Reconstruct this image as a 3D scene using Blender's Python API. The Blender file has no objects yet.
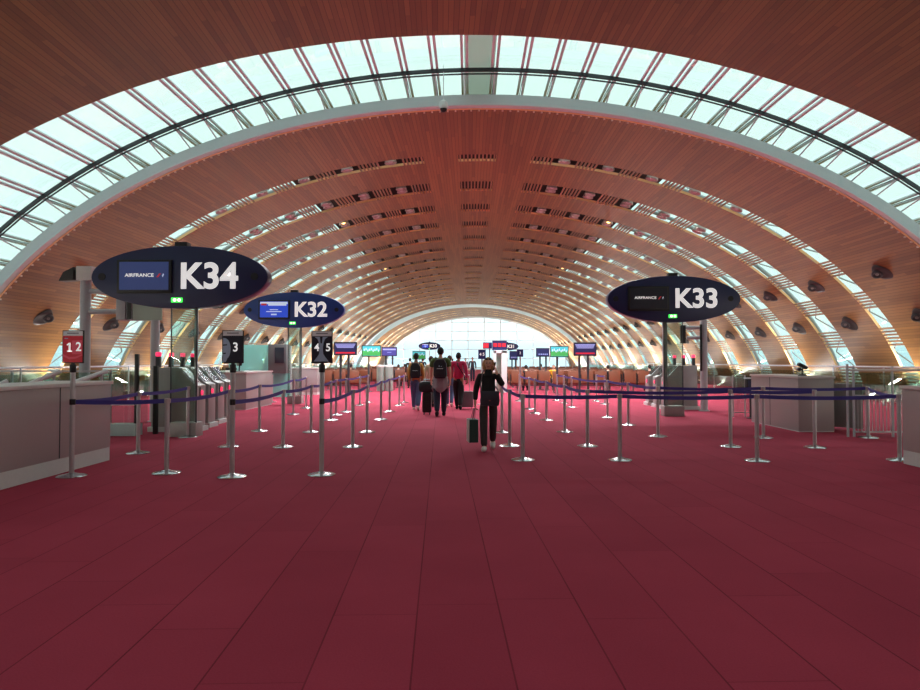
import bpy, bmesh, math, random
from mathutils import Vector, Matrix, Euler
random.seed(7)
PI = math.pi
scn = bpy.context.scene
COL = scn.collection

# ------------------------------------------------------------------ camera
F = 650.0
H_EYE = 1.5
PITCH = math.atan(16 / F)
YAW = math.atan(10 / F)
cd = bpy.data.cameras.new('camera')
cam = bpy.data.objects.new('camera', cd)
COL.objects.link(cam)
cd.sensor_width = 36
cd.lens = F / 920 * 36
cd.clip_start = 0.05
cd.clip_end = 2000
cam.location = (0, 0, H_EYE)
cam.rotation_euler = (PI / 2 + PITCH, 0, YAW)
scn.camera = cam
RC = Euler((PI / 2 + PITCH, 0, YAW)).to_matrix()


def ray(px, py):
    return RC @ Vector(((px - 460) / F, -(py - 345) / F, -1))


def at(px, py, z=0.0):
    """point at height z seen at a pixel"""
    d = ray(px, py)
    t = (z - H_EYE) / d.z
    return Vector((d.x * t, d.y * t, z))


def aty(px, py, y):
    """point at distance y seen at a pixel"""
    d = ray(px, py)
    t = y / d.y
    return Vector((d.x * t, y, H_EYE + d.z * t))


# --------------------------------------------------------------- materials
def lin(c):
    return tuple((x / 255 / 12.92) if x / 255 <= 0.04045 else ((x / 255 + 0.055) / 1.055) ** 2.4 for x in c)


MATS = {}


def mat(name, rgb, rough=0.5, metal=0.0, var=0.06, scale=30.0, emit=0.0, spec=0.5, aniso=None, bump=0.0):
    if name in MATS:
        return MATS[name]
    m = bpy.data.materials.new(name)
    m.use_nodes = True
    nt = m.node_tree
    b = nt.nodes['Principled BSDF']
    c = lin(rgb)
    b.inputs['Roughness'].default_value = rough
    b.inputs['Metallic'].default_value = metal
    b.inputs['Specular IOR Level'].default_value = spec
    tc = nt.nodes.new('ShaderNodeTexCoord')
    nz = nt.nodes.new('ShaderNodeTexNoise')
    nz.inputs['Scale'].default_value = scale
    nz.inputs['Detail'].default_value = 3
    mp = nt.nodes.new('ShaderNodeMapping')
    if aniso:
        mp.inputs['Scale'].default_value = aniso
    nt.links.new(tc.outputs['Object'], mp.inputs['Vector'])
    nt.links.new(mp.outputs['Vector'], nz.inputs['Vector'])
    mx = nt.nodes.new('ShaderNodeMix')
    mx.data_type = 'RGBA'
    mx.inputs[6].default_value = (*[x * (1 - var) for x in c], 1)
    mx.inputs[7].default_value = (*[min(1, x * (1 + var)) for x in c], 1)
    nt.links.new(nz.outputs['Fac'], mx.inputs[0])
    nt.links.new(mx.outputs[2], b.inputs['Base Color'])
    if emit:
        nt.links.new(mx.outputs[2], b.inputs['Emission Color'])
        b.inputs['Emission Strength'].default_value = emit
    if bump:
        bp = nt.nodes.new('ShaderNodeBump')
        bp.inputs['Strength'].default_value = bump
        bp.inputs['Distance'].default_value = 0.01
        nt.links.new(nz.outputs['Fac'], bp.inputs['Height'])
        nt.links.new(bp.outputs['Normal'], b.inputs['Normal'])
    MATS[name] = m
    return m


def glass_mat(name, tint, refl=0.08, rough=0.0, haze=0.0, hazecol=(200, 225, 220)):
    m = bpy.data.materials.new(name)
    m.use_nodes = True
    nt = m.node_tree
    for n in list(nt.nodes):
        nt.nodes.remove(n)
    out = nt.nodes.new('ShaderNodeOutputMaterial')
    tr = nt.nodes.new('ShaderNodeBsdfTransparent')
    tr.inputs['Color'].default_value = (*lin(tint), 1)
    gl = nt.nodes.new('ShaderNodeBsdfGlossy')
    gl.inputs['Roughness'].default_value = rough
    gl.inputs['Color'].default_value = (.9, .97, .95, 1)
    mx = nt.nodes.new('ShaderNodeMixShader')
    fr = nt.nodes.new('ShaderNodeFresnel')
    fr.inputs['IOR'].default_value = 1.35
    ml = nt.nodes.new('ShaderNodeMath')
    ml.operation = 'MULTIPLY_ADD'
    ml.inputs[1].default_value = 0.3
    ml.inputs[2].default_value = refl * 0.3
    ml.use_clamp = True
    nt.links.new(fr.outputs[0], ml.inputs[0])
    nt.links.new(ml.outputs[0], mx.inputs[0])
    nt.links.new(tr.outputs[0], mx.inputs[1])
    nt.links.new(gl.outputs[0], mx.inputs[2])
    last = mx
    if haze:
        df = nt.nodes.new('ShaderNodeBsdfTranslucent')
        df.inputs['Color'].default_value = (*lin(hazecol), 1)
        d2 = nt.nodes.new('ShaderNodeBsdfDiffuse')
        d2.inputs['Color'].default_value = (*lin(hazecol), 1)
        ad = nt.nodes.new('ShaderNodeMixShader')
        ad.inputs[0].default_value = .5
        nt.links.new(df.outputs[0], ad.inputs[1])
        nt.links.new(d2.outputs[0], ad.inputs[2])
        m2 = nt.nodes.new('ShaderNodeMixShader')
        m2.inputs[0].default_value = haze
        nt.links.new(mx.outputs[0], m2.inputs[1])
        nt.links.new(ad.outputs[0], m2.inputs[2])
        last = m2
    nt.links.new(last.outputs[0], out.inputs['Surface'])
    MATS[name] = m
    return m


def math_node(nt, op, a=None, b=None):
    n = nt.nodes.new('ShaderNodeMath')
    n.operation = op
    for i, x in enumerate((a, b)):
        if x is None:
            continue
        if isinstance(x, (int, float)):
            n.inputs[i].default_value = x
        else:
            nt.links.new(x, n.inputs[i])
    return n.outputs[0]


def wood_mat(name, dark, light, pitch=0.12, gap=0.09):
    """planks running along v of the UV map, u across (both in metres)"""
    m = bpy.data.materials.new(name)
    m.use_nodes = True
    nt = m.node_tree
    b = nt.nodes['Principled BSDF']
    uv = nt.nodes.new('ShaderNodeUVMap')
    sp = nt.nodes.new('ShaderNodeSeparateXYZ')
    nt.links.new(uv.outputs[0], sp.inputs[0])
    u = math_node(nt, 'DIVIDE', sp.outputs[0], pitch)
    idp = math_node(nt, 'FLOOR', u)
    fr = math_node(nt, 'FRACT', u)
    wn = nt.nodes.new('ShaderNodeTexWhiteNoise')
    wn.noise_dimensions = '1D'
    nt.links.new(idp, wn.inputs['W'])
    # plank lengths of 3.6 m, each row shifted
    sh = math_node(nt, 'MULTIPLY', wn.outputs['Value'], 3.6)
    vv = math_node(nt, 'DIVIDE', math_node(nt, 'ADD', sp.outputs[1], sh), 3.6)
    idv = math_node(nt, 'FLOOR', vv)
    cmb = nt.nodes.new('ShaderNodeCombineXYZ')
    nt.links.new(idp, cmb.inputs[0])
    nt.links.new(idv, cmb.inputs[1])
    w2 = nt.nodes.new('ShaderNodeTexWhiteNoise')
    w2.noise_dimensions = '2D'
    nt.links.new(cmb.outputs[0], w2.inputs['Vector'])
    # grain stretched along the plank
    mp = nt.nodes.new('ShaderNodeMapping')
    mp.inputs['Scale'].default_value = (26, 1.1, 1)
    nt.links.new(uv.outputs[0], mp.inputs['Vector'])
    nz = nt.nodes.new('ShaderNodeTexNoise')
    nz.inputs['Scale'].default_value = 1.0
    nz.inputs['Detail'].default_value = 4
    nt.links.new(mp.outputs[0], nz.inputs['Vector'])
    f = math_node(nt, 'ADD', math_node(nt, 'MULTIPLY', w2.outputs['Value'], 0.62), math_node(nt, 'MULTIPLY', nz.outputs['Fac'], 0.4))
    mx = nt.nodes.new('ShaderNodeMix')
    mx.data_type = 'RGBA'
    mx.inputs[6].default_value = (*lin(dark), 1)
    mx.inputs[7].default_value = (*lin(light), 1)
    nt.links.new(f, mx.inputs[0])
    g = math_node(nt, 'LESS_THAN', fr, gap)
    m2 = nt.nodes.new('ShaderNodeMix')
    m2.data_type = 'RGBA'
    m2.inputs[7].default_value = (*[x * 0.4 for x in lin(dark)], 1)
    nt.links.new(g, m2.inputs[0])
    nt.links.new(mx.outputs[2], m2.inputs[6])
    nt.links.new(m2.outputs[2], b.inputs['Base Color'])
    b.inputs['Roughness'].default_value = 0.42
    b.inputs['Specular IOR Level'].default_value = 0.35
    MATS[name] = m
    return m


def carpet_mat():
    m = bpy.data.materials.new('red_carpet')
    m.use_nodes = True
    nt = m.node_tree
    b = nt.nodes['Principled BSDF']
    tc = nt.nodes.new('ShaderNodeTexCoord')
    mp = nt.nodes.new('ShaderNodeMapping')
    mp.inputs['Rotation'].default_value = (0, 0, -0.0446)
    nt.links.new(tc.outputs['Object'], mp.inputs['Vector'])
    sp = nt.nodes.new('ShaderNodeSeparateXYZ')
    nt.links.new(mp.outputs[0], sp.inputs[0])
    u = math_node(nt, 'DIVIDE', math_node(nt, 'ADD', sp.outputs[0], 0.145), 0.492)
    iu = math_node(nt, 'FLOOR', u)
    fu = math_node(nt, 'FRACT', u)
    wn = nt.nodes.new('ShaderNodeTexWhiteNoise')
    wn.noise_dimensions = '1D'
    nt.links.new(iu, wn.inputs['W'])
    v = math_node(nt, 'ADD', math_node(nt, 'DIVIDE', sp.outputs[1], 2.1), math_node(nt, 'MULTIPLY', wn.outputs['Value'], 7.0))
    iv = math_node(nt, 'FLOOR', v)
    fv = math_node(nt, 'FRACT', v)
    cmb = nt.nodes.new('ShaderNodeCombineXYZ')
    nt.links.new(iu, cmb.inputs[0])
    nt.links.new(iv, cmb.inputs[1])
    w2 = nt.nodes.new('ShaderNodeTexWhiteNoise')
    w2.noise_dimensions = '2D'
    nt.links.new(cmb.outputs[0], w2.inputs['Vector'])
    nz = nt.nodes.new('ShaderNodeTexNoise')
    nz.inputs['Scale'].default_value = 0.9
    nz.inputs['Detail'].default_value = 5
    nt.links.new(tc.outputs['Object'], nz.inputs['Vector'])
    n2 = nt.nodes.new('ShaderNodeTexNoise')
    n2.inputs['Scale'].default_value = 90
    n2.inputs['Detail'].default_value = 3
    nt.links.new(tc.outputs['Object'], n2.inputs['Vector'])
    f = math_node(nt, 'ADD', math_node(nt, 'MULTIPLY', w2.outputs['Value'], 0.14),
                  math_node(nt, 'ADD', math_node(nt, 'MULTIPLY', nz.outputs['Fac'], 0.42), math_node(nt, 'MULTIPLY', n2.outputs['Fac'], 0.40)))
    mx = nt.nodes.new('ShaderNodeMix')
    mx.data_type = 'RGBA'
    mx.inputs[6].default_value = (*lin(CARPET_D), 1)
    mx.inputs[7].default_value = (*lin(CARPET_L), 1)
    nt.links.new(f, mx.inputs[0])
    seam = math_node(nt, 'LESS_THAN', fu, 0.018)
    seam2 = math_node(nt, 'LESS_THAN', fv, 0.004)
    sm = math_node(nt, 'MAXIMUM', seam, math_node(nt, 'MULTIPLY', seam2, 0.5))
    # along each seam the gap opens and closes a little
    n3 = nt.nodes.new('ShaderNodeTexNoise')
    n3.inputs['Scale'].default_value = 0.7
    nt.links.new(tc.outputs['Object'], n3.inputs['Vector'])
    sm = math_node(nt, 'MULTIPLY', sm, math_node(nt, 'ADD', n3.outputs['Fac'], 0.15))
    m2 = nt.nodes.new('ShaderNodeMix')
    m2.data_type = 'RGBA'
    m2.inputs[7].default_value = (*[x * 0.42 for x in lin(CARPET_D)], 1)
    nt.links.new(sm, m2.inputs[0])
    nt.links.new(mx.outputs[2], m2.inputs[6])
    nt.links.new(m2.outputs[2], b.inputs['Base Color'])
    b.inputs['Roughness'].default_value = 0.95
    b.inputs['Specular IOR Level'].default_value = 0.12
    bp = nt.nodes.new('ShaderNodeBump')
    bp.inputs['Strength'].default_value = 0.25
    bp.inputs['Distance'].default_value = 0.004
    nt.links.new(n2.outputs['Fac'], bp.inputs['Height'])
    nt.links.new(bp.outputs['Normal'], b.inputs['Normal'])
    MATS['red_carpet'] = m
    return m


CARPET_D = (136, 44, 63)
CARPET_L = (190, 71, 93)
M_WOOD = wood_mat('cherry_planks', (106, 75, 45), (152, 111, 64), gap=0.075)
M_EDGE = mat('pale_wood_edge', (240, 200, 140), 0.5, var=.1)
M_CARPET = carpet_mat()
M_STEEL = mat('brushed_steel', (196, 194, 196), 0.36, .6, var=.05, scale=60)
M_CHROME = mat('polished_steel', (200, 200, 204), 0.2, 1.0, var=.04)
M_STRUCT = mat('grey_painted_steel', (222, 230, 234), 0.45, 0.0, var=.04)
M_DARKSTEEL = mat('dark_grey_steel', (58, 62, 66), 0.5, 0.2)
M_BLACK = mat('black_plastic', (22, 22, 25), 0.45)
M_VENT = mat('black_vent_plastic', (40, 36, 36), 0.5)
M_COUNTER = mat('taupe_counter_laminate', (176, 167, 167), 0.42, 0.2, var=.05, scale=90)
M_COUNTERTOP = mat('pale_counter_top', (222, 216, 212), 0.4)
M_PLINTH = mat('light_grey_plinth', (216, 220, 218), 0.5)
M_GATE = mat('gate_grey_metal', (164, 162, 160), 0.4, 0.2, var=.06, aniso=(1, 1, .1))
M_COLUMN = mat('column_grey', (186, 188, 192), 0.45)
M_NAVY = mat('navy_sign_face', (30, 36, 82), 0.35)
M_NAVYBLUE = mat('blue_sign_face', (32, 58, 132), 0.35)
M_WHITE = mat('white_lettering', (238, 238, 238), 0.5, emit=0.5)  # slight glow put into the lettering to brighten it
M_BELT = mat('navy_belt_webbing', (66, 58, 142), 0.7, var=.15, scale=200)
M_SHELL = mat('dark_concrete_shell', (58, 54, 52), 0.9, var=.15, scale=2)
M_ROOFGREY = mat('pale_concrete', (150, 152, 150), 0.9, var=.1, scale=3)
M_SKYGLASS = glass_mat('skylight_glass', (238, 250, 247), 0.06)
M_ENDGLASS = glass_mat('window_glass', (236, 250, 250), 0.06)
M_RAILGLASS = glass_mat('railing_glass', (228, 239, 233), 0.12)
M_FROST = glass_mat('frosted_panel', (220, 235, 228), 0.05, haze=.75, hazecol=(196, 206, 196))
M_TEAL = glass_mat('turquoise_glass', (190, 235, 230), 0.1, haze=.6, hazecol=(176, 238, 232))
M_SEAT = mat('brown_leather', (122, 68, 46), 0.45, var=.12, scale=12)
M_SEATFRAME = mat('bench_frame_grey', (120, 118, 118), 0.4, 0.6)


# ------------------------------------------------------------ mesh builder
class MB:
    def __init__(s):
        s.v = []
        s.f = []
        s.mi = []
        s.uv = {}

    def add(s, vs, fs, m=0):
        o = len(s.v)
        s.v += [tuple(x) for x in vs]
        for f in fs:
            s.f.append([i + o for i in f])
            s.mi.append(m)
        return s

    def box(s, c, d, rz=0.0, m=0, rot=None):
        x, y, z = (k / 2 for k in d)
        vs = [Vector((sx * x, sy * y, sz * z)) for sz in (-1, 1) for sx, sy in ((-1, -1), (1, -1), (1, 1), (-1, 1))]
        R = rot if rot is not None else Matrix.Rotation(rz, 3, 'Z')
        vs = [R @ v + Vector(c) for v in vs]
        return s.add(vs, [[3, 2, 1, 0], [4, 5, 6, 7], [0, 1, 5, 4], [1, 2, 6, 5], [2, 3, 7, 6], [3, 0, 4, 7]], m)

    def bar(s, p, q, w, h, m=0, up=(0, 0, 1)):
        """square bar between two points"""
        p, q = Vector(p), Vector(q)
        d = (q - p)
        L = d.length
        d.normalize()
        upv = Vector(up)
        if abs(d.dot(upv)) > .98:
            upv = Vector((1, 0, 0))
        a = d.cross(upv).normalized()
        b = a.cross(d).normalized()
        R = Matrix((a, d, b)).transposed()
        return s.box((p + q) / 2, (w, L, h), m=m, rot=R)

    def tube(s, pts, r, n=10, m=0, caps=True):
        pts = [Vector(p) for p in pts]
        rs = r if isinstance(r, (list, tuple)) else [r] * len(pts)
        vs = []
        ref = Vector((0, 0, 1))
        d0 = (pts[1] - pts[0]).normalized()
        if abs(d0.dot(ref)) > .95:
            ref = Vector((1, 0, 0))
        for i, p in enumerate(pts):
            d = (pts[min(i + 1, len(pts) - 1)] - pts[max(i - 1, 0)]).normalized()
            a = d.cross(ref)
            if a.length < 1e-4:
                a = d.cross(Vector((0, 1, 0)))
            a.normalize()
            b = d.cross(a).normalized()
            for k in range(n):
                t = 2 * PI * k / n
                vs.append(p + rs[i] * (math.cos(t) * a + math.sin(t) * b))
        fs = []
        for i in range(len(pts) - 1):
            for k in range(n):
                k2 = (k + 1) % n
                fs.append([i * n + k, (i + 1) * n + k, (i + 1) * n + k2, i * n + k2])
        if caps:
            fs.append(list(range(n)))
            fs.append([(len(pts) - 1) * n + k for k in range(n)][::-1])
        return s.add(vs, fs, m)

    def lathe(s, prof, c=(0, 0, 0), n=20, m=0):
        vs = []
        for r, z in prof:
            for k in range(n):
                t = 2 * PI * k / n
                vs.append((c[0] + r * math.cos(t), c[1] + r * math.sin(t), c[2] + z))
        fs = []
        for i in range(len(prof) - 1):
            for k in range(n):
                k2 = (k + 1) % n
                fs.append([i * n + k, i * n + k2, (i + 1) * n + k2, (i + 1) * n + k])
        fs.append(list(range(n))[::-1])
        fs.append([(len(prof) - 1) * n + k for k in range(n)])
        return s.add(vs, fs, m)

    def ell(s, c, r, nu=14, nv=9, m=0, fn=None):
        vs = []
        for j in range(nv + 1):
            ph = PI * j / nv
            for k in range(nu):
                t = 2 * PI * k / nu
                p = Vector((math.sin(ph) * math.cos(t), math.sin(ph) * math.sin(t), math.cos(ph)))
                if fn:
                    p = fn(p)
                vs.append((c[0] + r[0] * p.x, c[1] + r[1] * p.y, c[2] + r[2] * p.z))
        fs = []
        for j in range(nv):
            for k in range(nu):
                k2 = (k + 1) % nu
                if j == 0:
                    fs.append([k, nu + k, nu + k2])
                elif j == nv - 1:
                    fs.append([j * nu + k, (j + 1) * nu + k, j * nu + k2])
                else:
                    fs.append([j * nu + k, (j + 1) * nu + k, (j + 1) * nu + k2, j * nu + k2])
        return s.add(vs, fs, m)

    def prism(s, poly, a, b, axis='y', m=0):
        """polygon (2D) extruded from a to b along an axis; the polygon lies in the other two axes"""
        n = len(poly)

        def P(u, w, t):
            return {'y': (u, t, w), 'x': (t, u, w), 'z': (u, w, t)}[axis]
        vs = [P(u, w, a) for u, w in poly] + [P(u, w, b) for u, w in poly]
        fs = [list(range(n)), list(range(n, 2 * n))[::-1]]
        for i in range(n):
            j = (i + 1) % n
            fs.append([i, n + i, n + j, j])
        return s.add(vs, fs, m)

    def build(s, name, mats, parent=None, loc=None, bevel=0.0, smooth=True, angle=35, fix=True):
        me = bpy.data.meshes.new(name)
        me.from_pydata(s.v, [], s.f)
        mats = mats if isinstance(mats, (list, tuple)) else [mats]
        for x in mats:
            me.materials.append(x)
        me.polygons.foreach_set('material_index', s.mi)
        if s.uv:
            ul = me.uv_layers.new(name='UVMap')
            for p in me.polygons:
                u = s.uv.get(p.index)
                if u:
                    for k, li in enumerate(p.loop_indices):
                        ul.data[li].uv = u[k]
        if fix and not s.uv:
            bm = bmesh.new()
            bm.from_mesh(me)
            bmesh.ops.recalc_face_normals(bm, faces=bm.faces)
            if bevel:
                bmesh.ops.remove_doubles(bm, verts=bm.verts, dist=1e-5)
                es = [e for e in bm.edges if len(e.link_faces) == 2 and e.calc_face_angle(0) > 0.6]
                bmesh.ops.bevel(bm, geom=es, offset=bevel, segments=2, affect='EDGES', profile=.6)
            bm.to_mesh(me)
            bm.free()
        if smooth:
            me.shade_smooth()
            me.set_sharp_from_angle(angle=math.radians(angle))
        o = bpy.data.objects.new(name, me)
        COL.objects.link(o)
        if parent:
            o.parent = parent
        if loc is not None:
            o.location = loc
        return o


def tag(o, label=None, cat=None, group=None, kind=None):
    for k, v in (('label', label), ('category', cat), ('group', group), ('kind', kind)):
        if v:
            o[k] = v
    return o


def thing(name, label, cat, loc=(0, 0, 0), rz=0.0, group=None):
    o = bpy.data.objects.new(name, None)
    COL.objects.link(o)
    o.empty_display_size = .2
    o.location = loc
    o.rotation_euler = (0, 0, rz)
    return tag(o, label, cat, group)


def dup(root, loc, rz=0.0, label=None, group=None, scale=None):
    def cp(o, par):
        c = o.copy()
        COL.objects.link(c)
        c.parent = par
        for ch in o.children:
            cp(ch, c)
        return c
    r = cp(root, None)
    r.location = loc
    r.rotation_euler = (0, 0, rz)
    if scale:
        r.scale = (scale,) * 3
    if label:
        r['label'] = label
    if group:
        r['group'] = group
    return r


def struct(o, label=None):
    o['kind'] = 'structure'
    if label:
        o['label'] = label
    return o


def text(s, size, m, parent, loc, rot=(PI / 2, 0, 0), bold=0.02, ext=0.004, align='CENTER', name='lettering', sx=1.0):
    c = bpy.data.curves.new(name, 'FONT')
    c.body = s
    c.size = size
    c.offset = bold * size
    c.extrude = ext
    c.align_x = align
    c.align_y = 'CENTER'
    o = bpy.data.objects.new(name, c)
    COL.objects.link(o)
    bpy.context.view_layer.update()
    dg = bpy.context.evaluated_depsgraph_get()
    me = bpy.data.meshes.new_from_object(o.evaluated_get(dg))
    bpy.data.objects.remove(o)
    me.materials.clear()
    me.materials.append(m)
    me.polygons.foreach_set('material_index', [0] * len(me.polygons))
    o = bpy.data.objects.new(name, me)
    COL.objects.link(o)
    o.parent = parent
    o.location = loc
    o.rotation_euler = rot
    o.scale = (sx, 1, 1)
    return o


ORD = ['first', 'second', 'third', 'fourth', 'fifth', 'sixth', 'seventh', 'eighth', 'ninth', 'tenth', 'eleventh', 'twelfth',
       'thirteenth', 'fourteenth', 'fifteenth', 'sixteenth', 'seventeenth', 'eighteenth', 'nineteenth', 'twentieth']

# ------------------------------------------------------------------- vault
EA, EB, EZ = 16.6, 10.7, -1.49
PHM = math.acos(-EZ / EB)
_N = 1500
_tab = [0.0]
for i in range(_N):
    a0 = PHM * (i + .5) / _N
    _tab.append(_tab[-1] + math.hypot(EA * math.cos(a0), EB * math.sin(a0)) * PHM / _N)
SMAX = _tab[-1]


def phi(s):
    a = min(abs(s), SMAX)
    lo, hi = 0, _N
    while hi - lo > 1:
        md = (lo + hi) // 2
        if _tab[md] <= a:
            lo = md
        else:
            hi = md
    t = lo + (a - _tab[lo]) / (_tab[hi] - _tab[lo])
    return math.copysign(PHM * t / _N, s)


SEG = {1: ((0.28, 15.2), (-0.0446, 1.0)), 2: ((0.28, 0.0), (0.0, 1.0)), 3: ((0.28, 90.0), (0.035, 1.0))}


def P(seg, s, y, off=0.0):
    (cx, cy), (dx, dy) = SEG[seg]
    p = phi(s)
    x = EA * math.sin(p)
    z = EZ + EB * math.cos(p)
    nx, nz = math.sin(p) / EA, math.cos(p) / EB
    L = math.hypot(nx, nz)
    x += off * nx / L
    z += off * nz / L
    return Vector((cx + x * dy + (y - cy) * dx, cy + (y - cy) * dy - x * dx, z))


def normal_in(seg, s, y):
    return (P(seg, s, y, 0) - P(seg, s, y, 1)).normalized()


def sheet(name, seg, sl, yl, skip, off, thick, mats, edge_mat=1):
    mb = MB()
    ns, ny = len(sl), len(yl)
    lo = [[P(seg, s, y, off) for y in yl] for s in sl]
    hi = [[P(seg, s, y, off + thick) for y in yl] for s in sl]
    mb.v = [tuple(lo[i][j]) for i in range(ns) for j in range(ny)] + [tuple(hi[i][j]) for i in range(ns) for j in range(ny)]
    N = ns * ny

    def idx(i, j):
        return i * ny + j
    here = [[not skip((sl[i] + sl[i + 1]) / 2, (yl[j] + yl[j + 1]) / 2) for j in range(ny - 1)] for i in range(ns - 1)]

    def ok(i, j):
        return 0 <= i < ns - 1 and 0 <= j < ny - 1 and here[i][j]

    def face(ix, uv, m):
        mb.uv[len(mb.f)] = uv
        mb.f.append(ix)
        mb.mi.append(m)
    for i in range(ns - 1):
        for j in range(ny - 1):
            if not here[i][j]:
                continue
            a, b, c, d = idx(i, j), idx(i + 1, j), idx(i + 1, j + 1), idx(i, j + 1)
            ua = [(sl[i] + 50, yl[j] + 50), (sl[i + 1] + 50, yl[j] + 50), (sl[i + 1] + 50, yl[j + 1] + 50), (sl[i] + 50, yl[j + 1] + 50)]
            face([d, c, b, a], ua[::-1], 0)
            face([a + N, b + N, c + N, d + N], ua, 0)
            for (di, dj, p, q, u0, u1) in ((-1, 0, a, d, ua[0], ua[3]), (1, 0, c, b, ua[2], ua[1]), (0, -1, b, a, ua[1], ua[0]), (0, 1, d, c, ua[3], ua[2])):
                if not ok(i + di, j + dj):
                    face([p, q, q + N, p + N], [u0, u1, u1, u0], edge_mat)
    return mb.build(name, mats, smooth=False)


def srange(a, b, step):
    n = max(1, round((b - a) / step))
    return [a + (b - a) * k / n for k in range(n + 1)]


SLOTS = [(24.5 + 4 * k, .42 if k == 0 else .78) for k in range(16)]
PER = 1.68
S0 = 2.04


def cell(s):
    """what a slot shows at arc length s: solid, slat or hole"""
    a = abs(s)
    if a < .72:
        return 'slat'
    if a < S0:
        return 'solid'
    t = (a - S0) % PER
    return 'slat' if t < .84 else 'hole'


half = [0, .36, .72, 1.38, S0]
k = S0
while k < SMAX - .3:
    for d in (.42, .84, 1.26, 1.68):
        if k + d < SMAX - .1:
            half.append(k + d)
    k += PER
half.append(SMAX)
S_ALL = [-x for x in half[::-1] if x > 0] + half

Y_RIM = 19.6
Y_FAR = 88.0
yl = [Y_RIM]
for yc, hw in SLOTS:
    yl += [yc - hw, yc + hw]
yl.append(Y_FAR)


def skip2(s, y):
    for yc, hw in SLOTS:
        if abs(y - yc) < hw:
            return cell(s) != 'solid'
    return False


struct(sheet('ceiling', 2, S_ALL, yl, skip2, 0, .10, [M_WOOD, M_EDGE]), 'long cherry wood plank vault with rows of slots')
S_FINE = srange(-SMAX, SMAX, .5)
SLOT1 = [(10.2 - 4 * k, .78) for k in range(6)]
yl1 = [-14]
for yc, hw in SLOT1[::-1]:
    yl1 += [yc - hw, yc + hw]
yl1.append(15.2)


def skip1(s, y):
    for yc, hw in SLOT1:
        if abs(y - yc) < hw:
            return cell(s) != 'solid'
    return False


struct(sheet('ceiling_entry', 1, S_ALL, yl1, skip1, 0, .07, [M_WOOD, M_EDGE]), 'cherry wood vault nearest the viewer')
SLOT3 = [(98.4, .5), (102.6, .5), (106.6, .5)]
yl3 = [93.0]
for yc, hw in SLOT3:
    yl3 += [yc - hw, yc + hw]
yl3.append(112.4)


def skip3(s, y):
    for yc, hw in SLOT3:
        if abs(y - yc) < hw and abs(s) < 16.5:
            return cell(s) != 'solid'
    return False


struct(sheet('ceiling_far', 3, S_ALL, yl3, skip3, 0, .07, [M_WOOD, M_EDGE]), 'wooden vault beyond the second skylight')

# slats across every slot: one mesh
mb = MB()


def slat_box(seg, s, y0, y1, w=.06, o0=.0, o1=.055):
    a, b = s - w / 2, s + w / 2
    vs = [P(seg, a, y0, o0), P(seg, b, y0, o0), P(seg, b, y1, o0), P(seg, a, y1, o0), P(seg, a, y0, o1), P(seg, b, y0, o1), P(seg, b, y1, o1), P(seg, a, y1, o1)]
    i0 = len(mb.f)
    mb.add(vs, [[3, 2, 1, 0], [4, 5, 6, 7], [0, 1, 5, 4], [1, 2, 6, 5], [2, 3, 7, 6], [3, 0, 4, 7]])
    for k in range(6):
        mb.uv[i0 + k] = [(s + 50.03, y0 + 50), (s + 50.04, y0 + 50), (s + 50.04, y1 + 50), (s + 50.03, y1 + 50)]


def slats(seg, slots):
    for yc, hw in slots:
        for j in range(10):
            slat_box(seg, -.72 + .144 * (j + .5), yc - hw - .02, yc + hw + .02)
        for sg in (-1, 1):
            a = S0
            while a < SMAX - .3:
                for j in range(6):
                    s = a + .14 * (j + .5)
                    if s < SMAX - .1:
                        slat_box(seg, sg * s, yc - hw - .02, yc + hw + .02)
                a += PER


slats(2, SLOTS)
slats(3, SLOT3)
slats(1, SLOT1)
M_SLAT = wood_mat('slat_wood', (128, 98, 74), (170, 136, 100), gap=0.0)
struct(mb.build('trim_slats', [M_SLAT], smooth=False), 'wooden slats across the vault slots')

# outer shell over the crown: dark, opaque
struct(sheet('roof_shell', 2, srange(-7.6, 7.6, .8), [24.0, 54, 88.5], lambda s, y: False, 1.15, .2, [M_SHELL, M_SHELL]), 'dark outer roof shell above the slots')
struct(sheet('roof_shell_far', 3, srange(-SMAX, SMAX, 1), [93.2, 112.5], lambda s, y: abs(s) > 7.6, 1.15, .2, [M_SHELL, M_SHELL]), 'dark outer roof shell of the far hall')
struct(sheet('roof_shell_entry', 1, srange(-SMAX, SMAX, 1), [-14.2, 13.6], lambda s, y: abs(s) > 7.6, 1.15, .2, [M_SHELL, M_SHELL]), 'outer roof shell over the entry vault')
# glazing: two skylight bands, the flanks
wn_ = 0


def glass_sheet(seg, s0, s1, y0, y1, off, m, label):
    global wn_
    wn_ += 1
    return struct(sheet('window_%d' % wn_, seg, srange(s0, s1, .84), [y0, y1], lambda s, y: False, off, .02, [m, m]), label)


glass_sheet(2, -SMAX, -.42, 13.4, 24.0, .85, M_SKYGLASS, 'glazed skylight band over the hall, one flank')
glass_sheet(2, .42, SMAX, 13.4, 24.0, .85, M_SKYGLASS, 'glazed skylight band over the hall, other flank')
glass_sheet(2, -.42, .42, 13.4, 24.0, .85, M_FROST, 'greenish panel at the crown of the skylight')
glass_sheet(2, -SMAX, SMAX, 87.6, 94, .85, M_SKYGLASS, 'far skylight band before the end of the hall')
glass_sheet(1, -SMAX, -7.6, -14, 13.6, 1.2, M_SKYGLASS, 'flank glazing of the entry vault')
glass_sheet(1, 7.6, SMAX, -14, 13.6, 1.2, M_SKYGLASS, 'flank glazing of the entry vault, other side')
glass_sheet(2, 7.6, SMAX, 24.0, 88.5, 1.2, M_SKYGLASS, 'flank glazing behind the slots')
glass_sheet(2, -SMAX, -7.6, 24.0, 88.5, 1.2, M_SKYGLASS, 'flank glazing behind the slots, other side')

# rims
M_RIM = mat('pale_grey_rim', (206, 220, 222), 0.4)


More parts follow.
